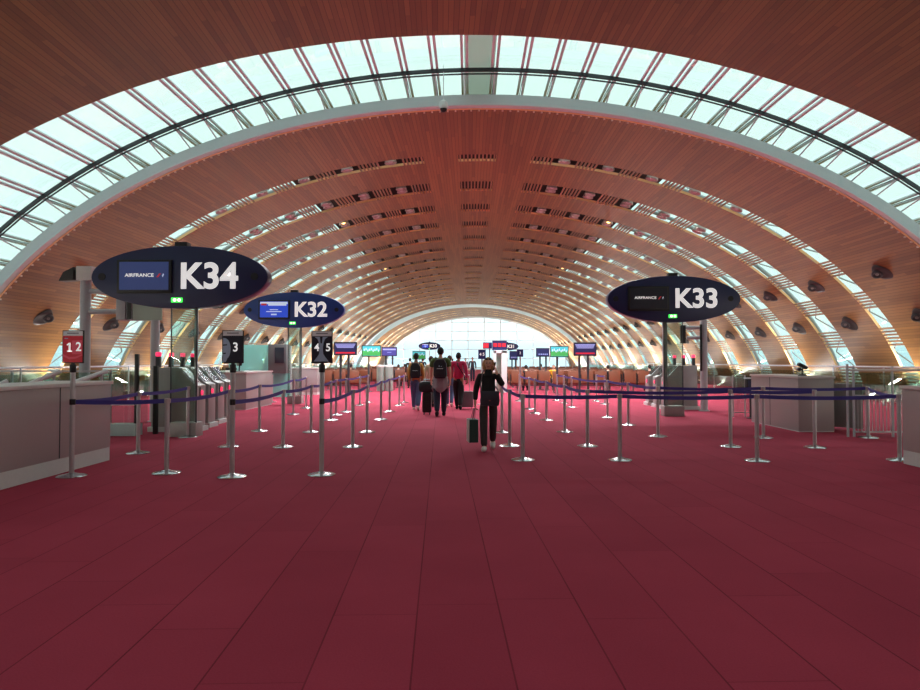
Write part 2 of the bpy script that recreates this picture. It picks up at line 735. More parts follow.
def arch(name, seg, y0, y1, o0, o1, m, label):
    o = sheet(name, seg, S_FINE, [y0, y1], lambda s, y: False, o0, o1 - o0, [m, m])
    return struct(o, label)


arch('trim_1', 2, 19.35, 19.6, -.02, .30, M_RIM, 'pale steel arch rim of the near skylight')
arch('trim_2', 2, 19.602, 19.68, -.035, .22, M_EDGE, 'pale wood edge behind the arch rim')
arch('trim_3', 2, 88.01, 88.4, -.04, .5, M_RIM, 'far skylight arch rim')
arch('trim_4', 3, 92.5, 92.98, -.02, .5, M_RIM, 'second far skylight arch rim')
arch('trim_5', 3, 112.42, 112.7, -.25, .4, M_RIM, 'pale arch frame of the end window')
# small light string beads along the rim
mb = MB()
for s in srange(-SMAX, SMAX, .24):
    p = P(2, s, 19.74, -.03)
    mb.box(p, (.05, .05, .05), m=0)
struct(mb.build('trim_6', mat('bead_white', (230, 222, 205), .4), smooth=False), 'pale beads along the rim edge')

# skylight bars (pairs), dark mid beam and braces
mb = MB()
mbd = MB()
s = .42
bars = []
while s < SMAX:
    bars += [s, -s]
    s += .84
for s in bars:
    for ds in (-.07, .07):
        for off, w in ((.80, .075),):
            p, q = P(2, s + ds, 14.2, off), P(2, s + ds, 23.6, off)
            mb.bar(p, q, w, .07, up=normal_in(2, s, 20))
    mb.tube([P(2, s, 18.62, .7), P(2, s, 19.5, .25)], .022, 6)
    mb.box(P(2, s, 19.5, .28), (.08, .12, .06), m=0)
    mbd.tube([P(2, s, 18.62, .72), P(2, s, 20.9, .82)], .012, 5)
for s0, s1 in zip(sorted(bars)[:-1], sorted(bars)[1:]):
    for off, w in ((.72, .10), (.6, .035)):
        mbd.bar(P(2, s0, 18.62, off), P(2, s1, 18.62, off), .07 if off > .7 else .035, w, up=normal_in(2, s0, 19))
struct(mb.build('trim_7', M_STRUCT, smooth=False), 'grey skylight glazing bars and braces')
struct(mbd.build('trim_8', M_DARKSTEEL, smooth=False), 'dark cross beam of the skylight')
# far skylight bars
mb = MB()
for s in bars:
    mb.bar(P(2, s, 87.8, .7), P(2, s, 93.6, .7), .1, .12, up=normal_in(2, s, 90))
for s0, s1 in zip(sorted(bars)[:-1], sorted(bars)[1:]):
    mb.bar(P(2, s0, 90.5, .7), P(2, s1, 90.5, .7), .1, .12)
struct(mb.build('trim_9', M_STRUCT, smooth=False), 'far skylight glazing bars')

# steel lattice outside the slots
mb = MB()
M_LATT = mat('pale_steel_lattice', (176, 186, 190), .45)
for yc, hw in SLOTS:
    for sg in (-1, 1):
        a = S0 + .84 + 3 * PER - .42
        sl = srange(a, SMAX, .42)
        for dy in (-.62, .62):
            mb.tube([P(2, sg * x, yc + (.13 if dy < 0 else 1.75), .6) for x in sl], .04 if dy < 0 else .09, 8, caps=False)
        x = a
        while x < SMAX:
            e = min(x + PER, SMAX)
            md = x + .84
            if md < SMAX:
                mb.tube([P(2, sg * x, yc + .15, .6), P(2, sg * md, yc + 1.35, .6)], .028, 5)
                mb.tube([P(2, sg * md, yc + 1.35, .6), P(2, sg * e, yc + .15, .6)], .028, 5)
            x += PER
struct(mb.build('trim_10', M_LATT), 'steel lattice outside the slots')

# ---------------------------------------------------------- floor and ends
mb = MB()
mb.box((0, 49, -.05), (40, 132, .1))
struct(mb.build('floor', M_CARPET, smooth=False), 'red carpet in strips with thin dark seams')
mb = MB()
mb.box((0, 60, -6.05), (1600, 1600, .1))
struct(mb.build('ground', mat('apron_concrete', (176, 190, 194), .9, var=.1, scale=.05), smooth=False), 'pale airport apron outside')


def section(seg, y, z0=0.0, n=60):
    return [P(seg, SMAX * (2 * k / n - 1), y, -.02) for k in range(n + 1)]


mb = MB()
pts = section(1, -13.9)
mb.add(pts + [p + Vector((0, -.2, 0)) for p in pts], [list(range(len(pts))), list(range(len(pts), 2 * len(pts)))[::-1]])
struct(mb.build('wall_back_added', mat('back_wall_paint', (150, 120, 100), .8), smooth=False), 'added wall behind the viewer, keeps sky light out')  # added stop where the hall runs on, shuts out sky light
mb = MB()
pts = section(3, 112.5)
mb.add(pts, [list(range(len(pts)))])
struct(mb.build('window_%d' % (wn_ + 1), M_ENDGLASS, smooth=False, fix=False), 'great arched end window')
mb = MB()
(cx3, cy3), (dx3, dy3) = SEG[3]


def end_pt(lx, z):
    return Vector((cx3 + lx + 22.45 * dx3, 112.45 - lx * dx3, z))


def vault_z(lx):
    q = 1 - (lx / EA) ** 2
    return EZ + EB * math.sqrt(max(q, 0))


for i in range(-6, 6):
    lx = 1.4 + 2.8 * i
    mb.bar(end_pt(lx, 0), end_pt(lx, vault_z(lx)), .13, .16)
z = .35
while z < 9:
    q = 1 - ((z - EZ) / EB) ** 2
    if q > 0:
        w = EA * math.sqrt(q)
        mb.bar(end_pt(-w, z), end_pt(w, z), .12, .11)
    z += 1.57
struct(mb.build('window_frame', M_STRUCT, smooth=False), 'grey mullions of the end window')

# ------------------------------------------------------ lamps and air vents
M_LAMPGLASS = mat('lamp_grey_reflector', (170, 168, 160), 0.3, 0.3)
M_LIT = mat('lit_lamp', (255, 206, 120), 0.4, emit=6)


def place_on_vault(o, s, y, off, seg=2):
    n = normal_in(seg, s, y)
    zax = n
    yax = Vector((0, 1, 0))
    xax = yax.cross(zax).normalized()
    yax = zax.cross(xax)
    R = Matrix((xax, yax, zax)).transposed().to_4x4()
    o.matrix_world = Matrix.Translation(P(seg, s, y, off)) @ R


def make_lamp(two, lit):
    t = thing('twin_spotlight' if two else 'round_spotlight', 'x', 'spotlight')
    b = MB()
    b.box((0, 0, -.38), (.1, 1.0, .05))
    b.tube([(0, 0, -.95), (0, 0, -.38)], .02, 6)
    b.build('mounting_bar', M_DARKSTEEL, t, smooth=False)
    for k in ((-.24, .24) if two else (0,)):
        b = MB()
        b.lathe([(.10, -.36), (.19, -.22), (.235, -.06), (.235, -.04), (.20, -.05), (.12, -.12), (.05, -.15)], (0, k, 0), 14)
        rf = b.build('reflector', M_LAMPGLASS, t, angle=60)
        b = MB()
        b.ell((0, k, -.1), (.09, .09, .06), 10, 6)
        b.build('bulb', M_LIT if lit and k <= 0 else M_STEEL, rf)
    return t


lamp_two = make_lamp(True, False)
lamp_one = make_lamp(False, False)
lamp_lit = make_lamp(True, True)
protos = [lamp_two, lamp_one, lamp_lit]
LITS = {(2, 2, -1), (2, 2, 1), (6, 2, -1), (6, 2, 1), (11, 2, -1), (11, 2, 1)}
HOLE = ['hole nearest the crown', 'second hole from the crown', 'third hole from the crown', 'fourth hole from the crown', 'fifth hole from the crown']
LAMPS = []
for k, (yc, hw) in enumerate(SLOTS):
    for sg in (-1, 1):
        for h in range(5 if k < 10 else 4):
            s = sg * (S0 + .84 + .42 + PER * h)
            lit = (k, h, sg) in LITS
            src = lamp_lit if lit else (lamp_one if k == 0 else lamp_two)
            fl = 'west' if sg < 0 else 'east'
            side = 'K34 sign side' if sg < 0 else 'K33 sign side'
            lab = '%s spotlight in slot row %s, %s, %s' % ('lit' if lit else 'grey', ORD[k], HOLE[h], side)
            o = dup(src, (0, 0, 0), 0, lab, 'spotlights in the vault slots')
            place_on_vault(o, s, yc, -.02)
            LAMPS.append((k, sg, h, o))
for o in protos:
    for c in list(o.children_recursive) + [o]:
        bpy.data.objects.remove(c)


def make_vent():
    t = thing('round_air_vent', 'x', 'air vent')
    k = 0
    b = MB()
    # teardrop plate and hood
    pts = []
    for k in range(28):
        a = 2 * PI * k / 28
        r = .27 + (.20 * max(0, math.cos(a)) ** 3)
        pts.append((r * math.cos(a), 1.2 * r * math.sin(a)))
    n = len(pts)
    rings = [(1.0, 0), (1.0, .03), (.92, .07), (.68, .11), (.62, .11)]
    vs, fs = [], []
    for sc, z in rings:
        vs += [(x * sc - (.10 * (1 - sc)), y * sc, z * (1 - .8 * max(0, x - .15) / .32)) for x, y in pts]
    for i in range(len(rings) - 1):
        for k in range(n):
            k2 = (k + 1) % n
            fs.append([i * n + k, i * n + k2, (i + 1) * n + k2, (i + 1) * n + k])
    fs.append([(len(rings) - 1) * n + k for k in range(n)])
    fs.append(list(range(n))[::-1])
    b.add(vs, fs)
    b.build('hood', M_VENT, t, angle=50)
    b = MB()
    b.lathe([(.17, .09), (.175, .15), (.15, .18), (.12, .18), (.08, .13), (.05, .125)], (-.02, 0, 0), 20)
    b.v = [tuple(Matrix.Rotation(.62, 3, 'Y') @ Vector((v[0], v[1], v[2] - .08)) + Vector((-.03, 0, .08))) for v in b.v]
    nz = b.build('nozzle', M_DARKSTEEL, t, angle=40)
    b = MB()
    b.lathe([(.055, .12), (.055, .15), (.03, .16)], (-.02, 0, 0), 12)
    b.v = [tuple(Matrix.Rotation(.62, 3, 'Y') @ Vector((v[0], v[1], v[2] - .08)) + Vector((-.03, 0, .08))) for v in b.v]
    b.build('core', mat('vent_core_grey', (120, 118, 116), .5), nz)
    return t


S_OF = {}


def s_at_z(z):
    lo, hi = 0, SMAX
    for _ in range(40):
        m_ = (lo + hi) / 2
        if P(2, m_, 0).z > z:
            lo = m_
        else:
            hi = m_
    return lo


vent0 = make_vent()
first = True
for b_ in range(16):
    y0 = 22.3 if b_ == 0 else 26.5 + 4 * (b_ - 1)
    for sg in (-1, 1):
        for hi_ in (1, 0):
            s = sg * s_at_z(4.55 if hi_ else 3.05)
            lab = 'dark %s air vent on vault band %s, %s' % ('upper' if hi_ else 'lower', ORD[b_], 'K34 sign side' if sg < 0 else 'K33 sign side')
            o = dup(vent0, (0, 0, 0), 0, lab, 'round air vents on the vault')
            n = normal_in(2, s, y0)
            zax = n
            yv = Vector((0, 1, 0))
            xax = yv.cross(zax).normalized()
            if sg > 0:
                pass
            down = Vector((0, 0, -1))
            down = Vector((0, -.85, -.55))
            xd = (down - zax * down.dot(zax)).normalized()
            yd = zax.cross(xd)
            o.matrix_world = Matrix.Translation(P(2, s, y0, -.005)) @ Matrix((xd, yd, zax)).transposed().to_4x4()
for j, y0 in enumerate((95.2, 100.4, 104.6, 109.2)):
    for sg in (-1, 1):
        s = sg * s_at_z(4.3)
        o = dup(vent0, (0, 0, 0), 0, 'dark air vent on the far pale vault, %s of four, %s' % (ORD[j], 'K34 sign side' if sg < 0 else 'K33 sign side'), 'round air vents on the vault')
        n = normal_in(3, s, y0)
        down = Vector((0, 0, -1))
        xd = (down - n * down.dot(n)).normalized()
        o.matrix_world = Matrix.Translation(P(3, s, y0, -.005)) @ Matrix((xd, n.cross(xd), n)).transposed().to_4x4()
for c in list(vent0.children_recursive) + [vent0]:
    bpy.data.objects.remove(c)

# dome camera hanging from the skylight beam
pc = aty(443.5, 109, 18.6)
t = thing('dome_camera', 'small white dome camera hanging on a thin rod below the skylight', 'camera', pc)
b = MB()
b.lathe([(.02, .26), (.05, .25), (.11, .2), (.13, .1), (.13, .02), (.12, 0)], n=18)
b.build('housing', mat('white_camera_plastic', (220, 222, 222), .4), t)
b = MB()
b.ell((0, 0, 0), (.1, .1, .1), 16, 10)
b.build('dome', M_BLACK, t)
b = MB()
b.tube([(0, 0, .24), (0, 0, 10.05 - pc.z)], .014, 6)
b.build('rod', M_STRUCT, t)

# ------------------------------------------------------------ belt barriers


def make_post(tall=False):
    t = thing('belt_post', 'x', 'barrier post')
    top = 1.45 if tall else 1.0
    b = MB()
    b.lathe([(.182, 0), (.182, .008), (.165, .018), (.09, .034), (.045, .046), (.036, .05)], n=28)
    b.build('base', M_CHROME, t, angle=50)
    b = MB()
    b.lathe([(.031, .045), (.031, top - (.06 if not tall else .1))], n=16)
    b.build('pole', M_STEEL, t)
    b = MB()
    if tall:
        b.lathe([(.034, .93), (.036, .935), (.036, 1.0), (.034, 1.005)], n=16)
        b.box((0, -.036, .965), (.03, .02, .06))
        b.build('belt_collar', M_BLACK, t)
        b = MB()
        b.lathe([(.038, top - .1), (.04, top - .095), (.04, top), (.036, top + .006)], n=16)
        b.build('head', M_BLACK, t)
    else:
        b.lathe([(.033, top - .065), (.035, top - .06), (.035, top - .004), (.03, top)], n=16)
        b.box((0, -.034, top - .035), (.028, .016, .055))
        b.box((.034, 0, top - .035), (.016, .028, .055))
        b.build('head', M_STEEL, t)
    return t


post0 = make_post()
LANES = {
    'A': ('the lane behind the 4 5 sign', [(352.7, 446.8), (367, 432), (381, 419.6), (389.5, 411.6), (399.3, 405.2), (404, 402.3)]),
    'B': ('the lane line behind the 3 sign', [(283, 447), (311, 432), (331, 420), (336, 415), (346, 411.7), (360, 405.2), (368, 402.2)]),
    'C': ('the lane behind the 1 2 sign', [(166.5, 473), (228.3, 446.5), (259.4, 431), (293.3, 414.3), (306, 408)]),
    'D': ('the lane line beside the grey e-gates', [(138, 453), (187.5, 437), (272, 402)]),
    'E': ('the line beside the walking woman', [(522.8, 459.8), (509.7, 445.7), (502, 432.4)]),
    'F': ('the front cross row past the woman', [(620, 460), (757.2, 460.8), (899.8, 460.4)]),
    'G': ('the second cross row', [(587.5, 446), (730.7, 446.5), (815, 447.4)]),
    'H': ('the third cross row', [(658, 436.3), (763.5, 437.6), (868.3, 437.6)]),
    'I': ('the lane behind the second cross row', [(564.8, 431.9), (546.4, 420), (535, 413.1), (529.3, 408.9), (519.5, 400.4)]),
    'J': ('the lane behind the third cross row', [(628.3, 425), (607.5, 417.5), (571.7, 407.2), (563.9, 403), (557, 400.4)]),
    'K': ('the short line before the flight board', [(605, 403.7), (596.5, 401)]),
}
POST = {}
for key, (desc, pts) in LANES.items():
    for i, (px, py) in enumerate(pts):
        p = at(px, py + .3)
        POST[key + str(i)] = p
        dup(post0, p, random.uniform(-.3, .3), 'chrome belt post, %s from the front in %s' % (ORD[i], desc), 'belt posts')

# three tall posts carrying lane signs
post1 = make_post(True)


def header(b, w, z):
    pass


def lane_sign(px, py, key, label, build_face, signlab):
    p = at(px, py)
    POST[key] = p
    o = dup(post1, p, 0, label, 'tall sign posts')
    b = MB()
    b.box((0, 0, 0), (.31, .022, .45))
    b.box((0, .0, -.235), (.05, .02, .03))
    fr = b.build('sign_frame', M_BLACK, o, loc=(0, 0, 1.685), bevel=.003)
    fr.scale = (.9, 1, .955)
    build_face(fr)
    return o


def flat(b, pts, y, m=0, th=.003):
    b.prism(pts, y, y - th, 'y', m)
    return b


M_SIGNRED = mat('sign_red', (186, 16, 42), .4, emit=.12)
M_SIGNPINK = mat('sign_pink_red', (206, 66, 88), .4, emit=.12)
M_SIGNDARK = mat('sign_dark_navy', (26, 28, 48), .4)
M_SIGNPALE = mat('sign_pale_blue', (164, 184, 210), .5)
M_SIGNHEAD = mat('sign_header_grey', (232, 232, 236), .5)
M_SIGNTXT = mat('sign_header_text', (120, 120, 128), .5)


def head_band(fr):
    b = MB()
    b.box((0, -.0125, .182), (.285, .003, .065))
    h = b.build('header_band', M_SIGNHEAD, fr, smooth=False)
    b = MB()
    b.box((0, -.0148, .186), (.17, .002, .014))
    b.build('header_text', M_SIGNTXT, h, smooth=False)


def face12(fr):
    head_band(fr)
    b = MB()
    b.box((0, -.0125, -.03), (.285, .003, .36), m=0)
    flat(b, [(-.01, -.10), (.135, -.10), (.135, .09), (-.01, .085)], -.0141, 1, .001)
    flat(b, [(-.14, -.13), (-.05, -.17), (.05, -.16), (.14, -.12), (.14, -.10), (.04, -.135), (-.05, -.14), (-.14, -.1)], -.0145, 1, .001)
    b.box((-.095, -.0146, .115), (.05, .001, .012), m=2)
    f = b.build('red_face', [M_SIGNRED, M_SIGNPINK, M_SIGNPALE], fr, smooth=False)
    b = MB()
    b.prism([(-.058, -.065), (-.032, -.065), (-.032, .055), (-.054, .055), (-.088, .03), (-.080, .016), (-.058, .03)], -.0145, -.0165, 'y')
    b.box((-.045, -.0155, -.06), (.075, .002, .018))
    b.build('lettering', M_WHITE, fr, smooth=False)
    text('2', .17, M_WHITE, fr, (.085, -.0155, -.005), bold=.015, ext=.001)


def face3(fr):
    head_band(fr)
    b = MB()
    b.box((0, -.0125, -.03), (.285, .003, .36), m=0)
    # abstract pale half-oval with darker patches
    pts = [(-.14, -.19), (-.14, .12)]
    for k in range(15):
        a = PI / 2 - PI * k / 14
        pts.append((-.14 + .11 * math.cos(a) ** .8 if math.cos(a) > 0 else -.14, -.03 + .15 * math.sin(a)))
    flat(b, pts[1:], -.0141, 1, .001)
    flat(b, [(-.14, .03), (-.085, .035), (-.08, .02), (-.14, .012)], -.0152, 0, .001)
    flat(b, [(-.14, -.085), (-.1, -.08), (-.1, -.098), (-.14, -.1)], -.0152, 0, .001)
    flat(b, [(-.14, -.205), (-.14, -.175), (-.08, -.165), (-.1, -.205)], -.0141, 1, .001)
    b.build('navy_face', [M_SIGNDARK, M_SIGNPALE], fr, smooth=False)
    text('3', .17, M_WHITE, fr, (.04, -.0155, -.01), bold=.015, ext=.001)


def face45(fr):
    head_band(fr)
    b = MB()
    b.box((0, -.0125, -.03), (.285, .003, .36), m=0)
    ws = [(.14, .10), (.11, .055), (.06, .035), (0, .026), (-.06, .026), (-.1, .032), (-.14, .06), (-.2, .11)]
    L = [(-.01 - w, z) for z, w in ws]
    R_ = [(-.01 + w, z) for z, w in ws][::-1]
    flat(b, L + R_, -.0141, 1, .001)
    flat(b, [(-.03, .14), (.01, .14), (.0, .05), (-.02, .05)], -.0152, 0, .001)
    b.build('navy_face', [M_SIGNDARK, M_SIGNPALE], fr, smooth=False)
    text('4', .15, M_WHITE, fr, (-.075, -.0155, -.01), bold=.015, ext=.001)
    text('5', .15, M_WHITE, fr, (.092, -.0155, -.01), bold=.015, ext=.001)


lane_sign(71.5, 476.5, 'S1', 'tall belt post with red 1 2 sign beside the grey counter', face12, '')
lane_sign(232, 477, 'S3', 'tall belt post with navy sign numbered 3', face3, '')
lane_sign(321.5, 475, 'S4', 'tall belt post with navy sign numbered 4 5', face45, '')
for o in (post0, post1):
    for c in list(o.children_recursive) + [o]:
        bpy.data.objects.remove(c)


def belt(a, b, label, za=.965, zb=.965):
    p, q = POST[a].copy(), POST[b].copy()
    d = (q - p).normalized()
    p, q = p + d * .04, q - d * .04
    nrm = Vector((-d.y, d.x, 0))
    n = 8
    sag = .012 * (q - p).length
    vs, fs = [], []
    for i in range(n + 1):
        u = i / n
        c = p.lerp(q, u)
        z = za + (zb - za) * u - sag * 4 * u * (1 - u)
        for dz in (-.028, .028):
            for dn in (-.002, .002):
                vs.append((c.x + nrm.x * dn, c.y + nrm.y * dn, z + dz))
    for i in range(n):
        o = i * 4
        for x, y in ((0, 1), (1, 3), (3, 2), (2, 0)):
            fs.append([o + x, o + y, o + 4 + y, o + 4 + x])
    fs += [[0, 1, 3, 2], [n * 4 + 2, n * 4 + 3, n * 4 + 1, n * 4]]
    m = MB()
    m.add(vs, fs)
    o = m.build('barrier_belt', M_BELT, smooth=False)
    tag(o, label, 'barrier belt', 'navy barrier belts')
    return o


for key in 'ABCIJ':
    desc, pts = LANES[key]
    for i in range(len(pts) - 1):
        if key == 'J' and i == 1:
            pass
        belt(key + str(i), key + str(i + 1), 'navy belt span %s from the front in %s' % (ORD[i + (1 if key in 'AB' else 0)], desc))
belt('S4', 'A0', 'navy belt span first from the front in the lane behind the 4 5 sign')
belt('S3', 'B0', 'navy belt span first from the front in the lane line behind the 3 sign')
belt('S1', 'C0', 'navy belt from the 1 2 sign post to the post before it in the open')
belt('S1', 'D0', 'navy belt from the 1 2 sign post towards the grey e-gates')
belt('D0', 'D1', 'navy belt between the two posts beside the grey e-gates')
belt('E0', 'E1', 'navy belt between the nearest two posts beside the walking woman')
belt('E1', 'E2', 'navy belt between the farther two posts beside the walking woman')
belt('E0', 'F0', 'navy belt, first span of the front cross row')
belt('F0', 'F1', 'navy belt, middle span of the front cross row')
belt('F1', 'F2', 'navy belt, last span of the front cross row before the corner counter')
belt('G0', 'G1', 'navy belt, first span of the second cross row')
belt('G1', 'G2', 'navy belt, last span of the second cross row')
belt('H0', 'H1', 'navy belt, first span of the third cross row')
belt('H1', 'H2', 'navy belt, last span of the third cross row before the barred fence')
belt('H2', 'F2', 'navy belt joining third and front cross rows by the corner counter')
belt('G0', 'I0', 'purple belt from the second cross row to the lane behind it')
belt('H0', 'J0', 'purple belt from the third cross row to the lane behind it')
belt('K0', 'K1', 'purple belt on the short line before the large flight board')

# ------------------------------------------------------------- gate signs
M_SCREENBLUE = mat('screen_dull_blue', (52, 66, 118), .3, emit=.35)
M_SCREENBRIGHT = mat('screen_bright_blue', (40, 70, 190), .3, emit=.6)
M_SCREENOFF = mat('screen_dark', (40, 42, 56), .25)
M_SCREENWHITE = mat('screen_white', (196, 210, 235), .4, emit=.5)
M_SCREENRED = mat('screen_red', (196, 40, 52), .4, emit=.3)
M_GREENLED = mat('green_led', (60, 235, 80), .4, emit=1.6)
M_PALELED = mat('pale_green_led', (220, 255, 200), .4, emit=1.8)
M_SPEAKER = mat('sign_speaker_dark', (12, 14, 26), .6)


def gate_sign(px0, px1, pyc, y, code, label, leg, base, face, screen, far=False):
    w = (px1 - px0) * y / F
    c = aty((px0 + px1) / 2, pyc, y)
    h = w * .352
    t = thing('gate_sign', label, 'gate sign', (c.x, y, 0))
    z0 = c.z
    pts = [(w / 2 * math.cos(2 * PI * k / 64), z0 + h / 2 * math.sin(2 * PI * k / 64)) for k in range(64)]
    b = MB()
    b.prism(pts, 0, .3, 'y')
    b.build('sign_panel', face, t, bevel=.015)
    S = w / 823.0   # sign-picture units to metres

    def u(x, yy):
        return ((x - 456) * S, z0 - (yy - 189) * S)
    # screen
    xa, za = u(170, 264)
    xb, zb = u(424, 110)
    b = MB()
    cx, cz = (xa + xb) / 2, (za + zb) / 2
    b.box((cx, -.02, cz), (xb - xa, .06, zb - za))
    sc = b.build('screen', M_BLACK, t, bevel=.008)
    b = MB()
    sw, sh = (xb - xa) * .9, (zb - za) * .84
    b.box((cx, -.052, cz + .01), (sw, .004, sh), m=0)
    if screen == 'blue':
        mats = [M_SCREENBLUE]
    elif screen == 'off':
        mats = [M_SCREENOFF]
    else:
        mats = [M_SCREENBRIGHT, M_SCREENWHITE, M_SCREENRED]
        b.box((cx, -.0552, cz + sh * .42), (sw * .98, .002, sh * .14), m=1)
        b.box((cx - sw * .36, -.0572, cz + sh * .33), (sw * .2, .002, sh * .12), m=2)
        b.box((cx + sw * .12, -.0552, cz + sh * .3), (sw * .65, .002, sh * .1), m=1)
        b.box((cx, -.0552, cz - sh * .0), (sw * .3, .002, sh * .05), m=1)
        b.box((cx, -.0552, cz - sh * .12), (sw * .55, .002, sh * .05), m=1)
        b.box((cx, -.0552, cz - sh * .3), (sw * .2, .002, sh * .09), m=1)
    img = b.build('display', mats, sc, smooth=False)
    if screen in ('blue', 'off') and not far:
        text('AIRFRANCE', .096 * w / 3.55, M_WHITE, sc, (cx - .09, -.056, cz + .02), bold=.02, ext=.001, sx=1.15)
        b = MB()
        q = .05
        b.prism([(cx + .25, cz - .02), (cx + .285, cz - .02), (cx + .34, cz + .055), (cx + .305, cz + .055)], -.054, -.058, 'y', 0)
        b.prism([(cx + .365, cz + .01), (cx + .38, cz - .02), (cx + .40, cz + .04), (cx + .385, cz + .055)], -.054, -.058, 'y', 1)
        b.build('emblem', [M_SCREENRED, M_SCREENWHITE], sc, smooth=False)
    xt, zt = u(594, 190)
    text(code, (116 * S) / .70, M_WHITE, t, (xt, -.008, zt), bold=.027, ext=.006)
    b = MB()
    xg, zg = u(447, 296)
    b.box((xg, -.01, zg), (50 * S, .03, 21 * S), m=0)
    b.ell((xg - 9 * S, -.024, zg), (9 * S, .008, 8 * S), 10, 6, m=1)
    b.ell((xg + 12 * S, -.024, zg), (9 * S, .008, 8 * S), 10, 6, m=1)
    b.build('green_light', [M_GREENLED, M_PALELED], t, smooth=False)
    xs, zs = u(95, 187)
    b = MB()
    b.tube([(xs, .0, zs), (xs, -.012, zs)], 17 * S, 18)
    xs2, zs2 = u(806, 187)
    b.build('loudspeaker', M_SPEAKER, t)
    b = MB()
    b.tube([(xs2, .0, zs2), (xs2, -.012, zs2)], 17 * S, 18)
    b.build('loudspeaker', M_SPEAKER, t)
    if base:
        bx0, bx1 = base
        ba = at(bx0[0], bx0[1]).x - c.x
        bb = at(bx1, bx0[1]).x - c.x
        mbx = (ba + bb) / 2
        b = MB()
        b.box((mbx, .15, .14), (bb - ba, .34, .28))
        b.build('base_box', M_GATE, t, bevel=.01)
        zt_ = z0 - h * .4
        b = MB()
        b.box((mbx, .04, (zt_ + .28) / 2), (bb - ba - .03, .014, zt_ - .28))
        g = b.build('glass_leg', M_RAILGLASS, t, smooth=False)
        b = MB()
        for e in (ba + .02, bb - .02):
            b.box((e, .04, (zt_ + .28) / 2), (.018, .03, zt_ - .28))
        b.build('edge', M_DARKSTEEL, g, smooth=False)
        b = MB()
        px_ = ba + .09 if code == 'K33' else bb - .1
        b.box((px_, .2, (z0 - h * .3 + .28) / 2), (.12 if code == 'K33' else .05, .08, z0 - h * .3 - .28))
        b.build('post', M_COLUMN, t, bevel=.01)
    else:
        b = MB()
        b.lathe([(.3, 0), (.3, .03), (.1, .06), (.08, z0 - h * .4)], (0, .15, 0), 16)
        b.build('post', M_STRUCT, t)
    b = MB()
    b.box((.0, .15, z0 + h / 2 + .03), (.25, .2, .12))
    b.build('top_beacon', M_BLACK, t, bevel=.01)
    return t


gate_sign(89.5, 269, 277, 12.8, 'K34', 'large dark oval gate sign reading K34', 1, ((168, 437), 196), M_NAVY, 'blue')
gate_sign(608, 740, 299, 17.75, 'K33', 'dark oval gate sign reading K33', 1, ((663, 416), 683), M_NAVY, 'off')
gate_sign(243, 344.5, 310, 22.7, 'K32', 'blue oval gate sign reading K32 with lit screen', 1, ((286.5, 404), 301), M_NAVYBLUE, 'bright')
gate_sign(418.5, 440.5, 346, 103, 'K30', 'far dark oval gate sign reading K30', 0, None, M_NAVY, 'bright', True)
gate_sign(496, 518.5, 346.5, 101, 'K31', 'far dark oval gate sign reading K31', 0, None, M_NAVY, 'blue', True)

# --------------------------------------------- steel masts behind the signs


def mast(px, py_top, y, label, arms, box=True):
    p = aty(px, py_top, y)
    t = thing('steel_mast', label, 'mast', (p.x, y, 0))
    b = MB()
    b.lathe([(.16, 0), (.16, .02), (.105, .03), (.105, p.z)], n=24)
    b.build('pole', M_COLUMN, t)
    if box:
        b = MB()
        b.box((.04, 0, p.z + .02), (.32, .32, .30))
        b.build('junction_box', M_COUNTERTOP, t, bevel=.01)
        b = MB()
        b.box((-.22, -.0, p.z + .04), (.1, .16, .14))
        b.prism([(-.2, p.z - .12), (-.2, p.z + .16), (-.42, p.z + .05), (-.52, p.z - .14)], -.12, .12, 'y')
        b.build('dark_wedge', M_VENT, t, bevel=.01)  # dark wedge standing in for an air vent behind the mast
    for (z, L) in arms:
        b = MB()
        b.tube([(0, 0, z), (L, 0, z)], .055, 12)
        b.build('arm', M_COLUMN, t)
    return t, p


t, p = mast(86, 275, 13.7, 'tall grey steel mast behind the red 1 2 sign', [(2.98, 1.0), (2.55, .9)])
b = MB()
b.box((.82, -.02, 2.75), (.2, .2, .75))
b.box((1.0, 0, 2.68), (.12, .24, .62), m=1)
br = b.build('bracket', [M_COLUMN, M_BLACK], t, bevel=.01)
b = MB()
b.box((1.38, -.1, 2.62), (.62, .03, .52))
b.build('back_panel', M_FROST, t, smooth=False)
mast(155.5, 308, 16.0, 'grey steel mast behind the K34 sign and e-gates', [(2.55, -.9)], False)
p0 = at(703, 411)
t, p = mast(703.2, 300, p0.y, 'grey steel mast beneath the K33 sign', [(2.5, -.65), (2.2, -.5)], False)
b = MB()
b.box((-.62, 0, 2.3), (.14, .14, .55))
b.box((-.12, -.12, 1.9), (.06, .05, 1.4))
b.build('bracket', M_BLACK, t, bevel=.01)

# ----------------------------------------------------------------- counters


def counter(name, label, x0, x1, y0, y1, h, joints=(), plinth=.2, plinth_x=None, recess=.03, aisle='x1'):
    """box-shaped counter with body, plinth and top"""
    t = thing(name, label, 'counter', ((x0 + x1) / 2, (y0 + y1) / 2, 0))
    w, d = x1 - x0, y1 - y0
    b = MB()
    b.box((0, 0, (h - .05 + plinth) / 2), (w, d, h - .05 - plinth))
    b.build('body', M_COUNTER, t, bevel=.006)
    b = MB()
    b.box((0, 0, plinth / 2), (w - .01, d - .01, plinth))
    b.build('plinth', M_PLINTH, t, smooth=False)
    b = MB()
    b.box((0, 0, h - .025), (w + .05, d + .05, .05))
    b.build('counter_top', M_COUNTERTOP, t, bevel=.008)
    for j in joints:
        b = MB()
        s = 1 if aisle == 'x1' else -1
        b.box((s * w / 2, j - (y0 + y1) / 2, (h - .05 + plinth) / 2), (.006, .02, h - .06 - plinth))
        b.build('joint_strip', M_DARKSTEEL, t, smooth=False)
    return t


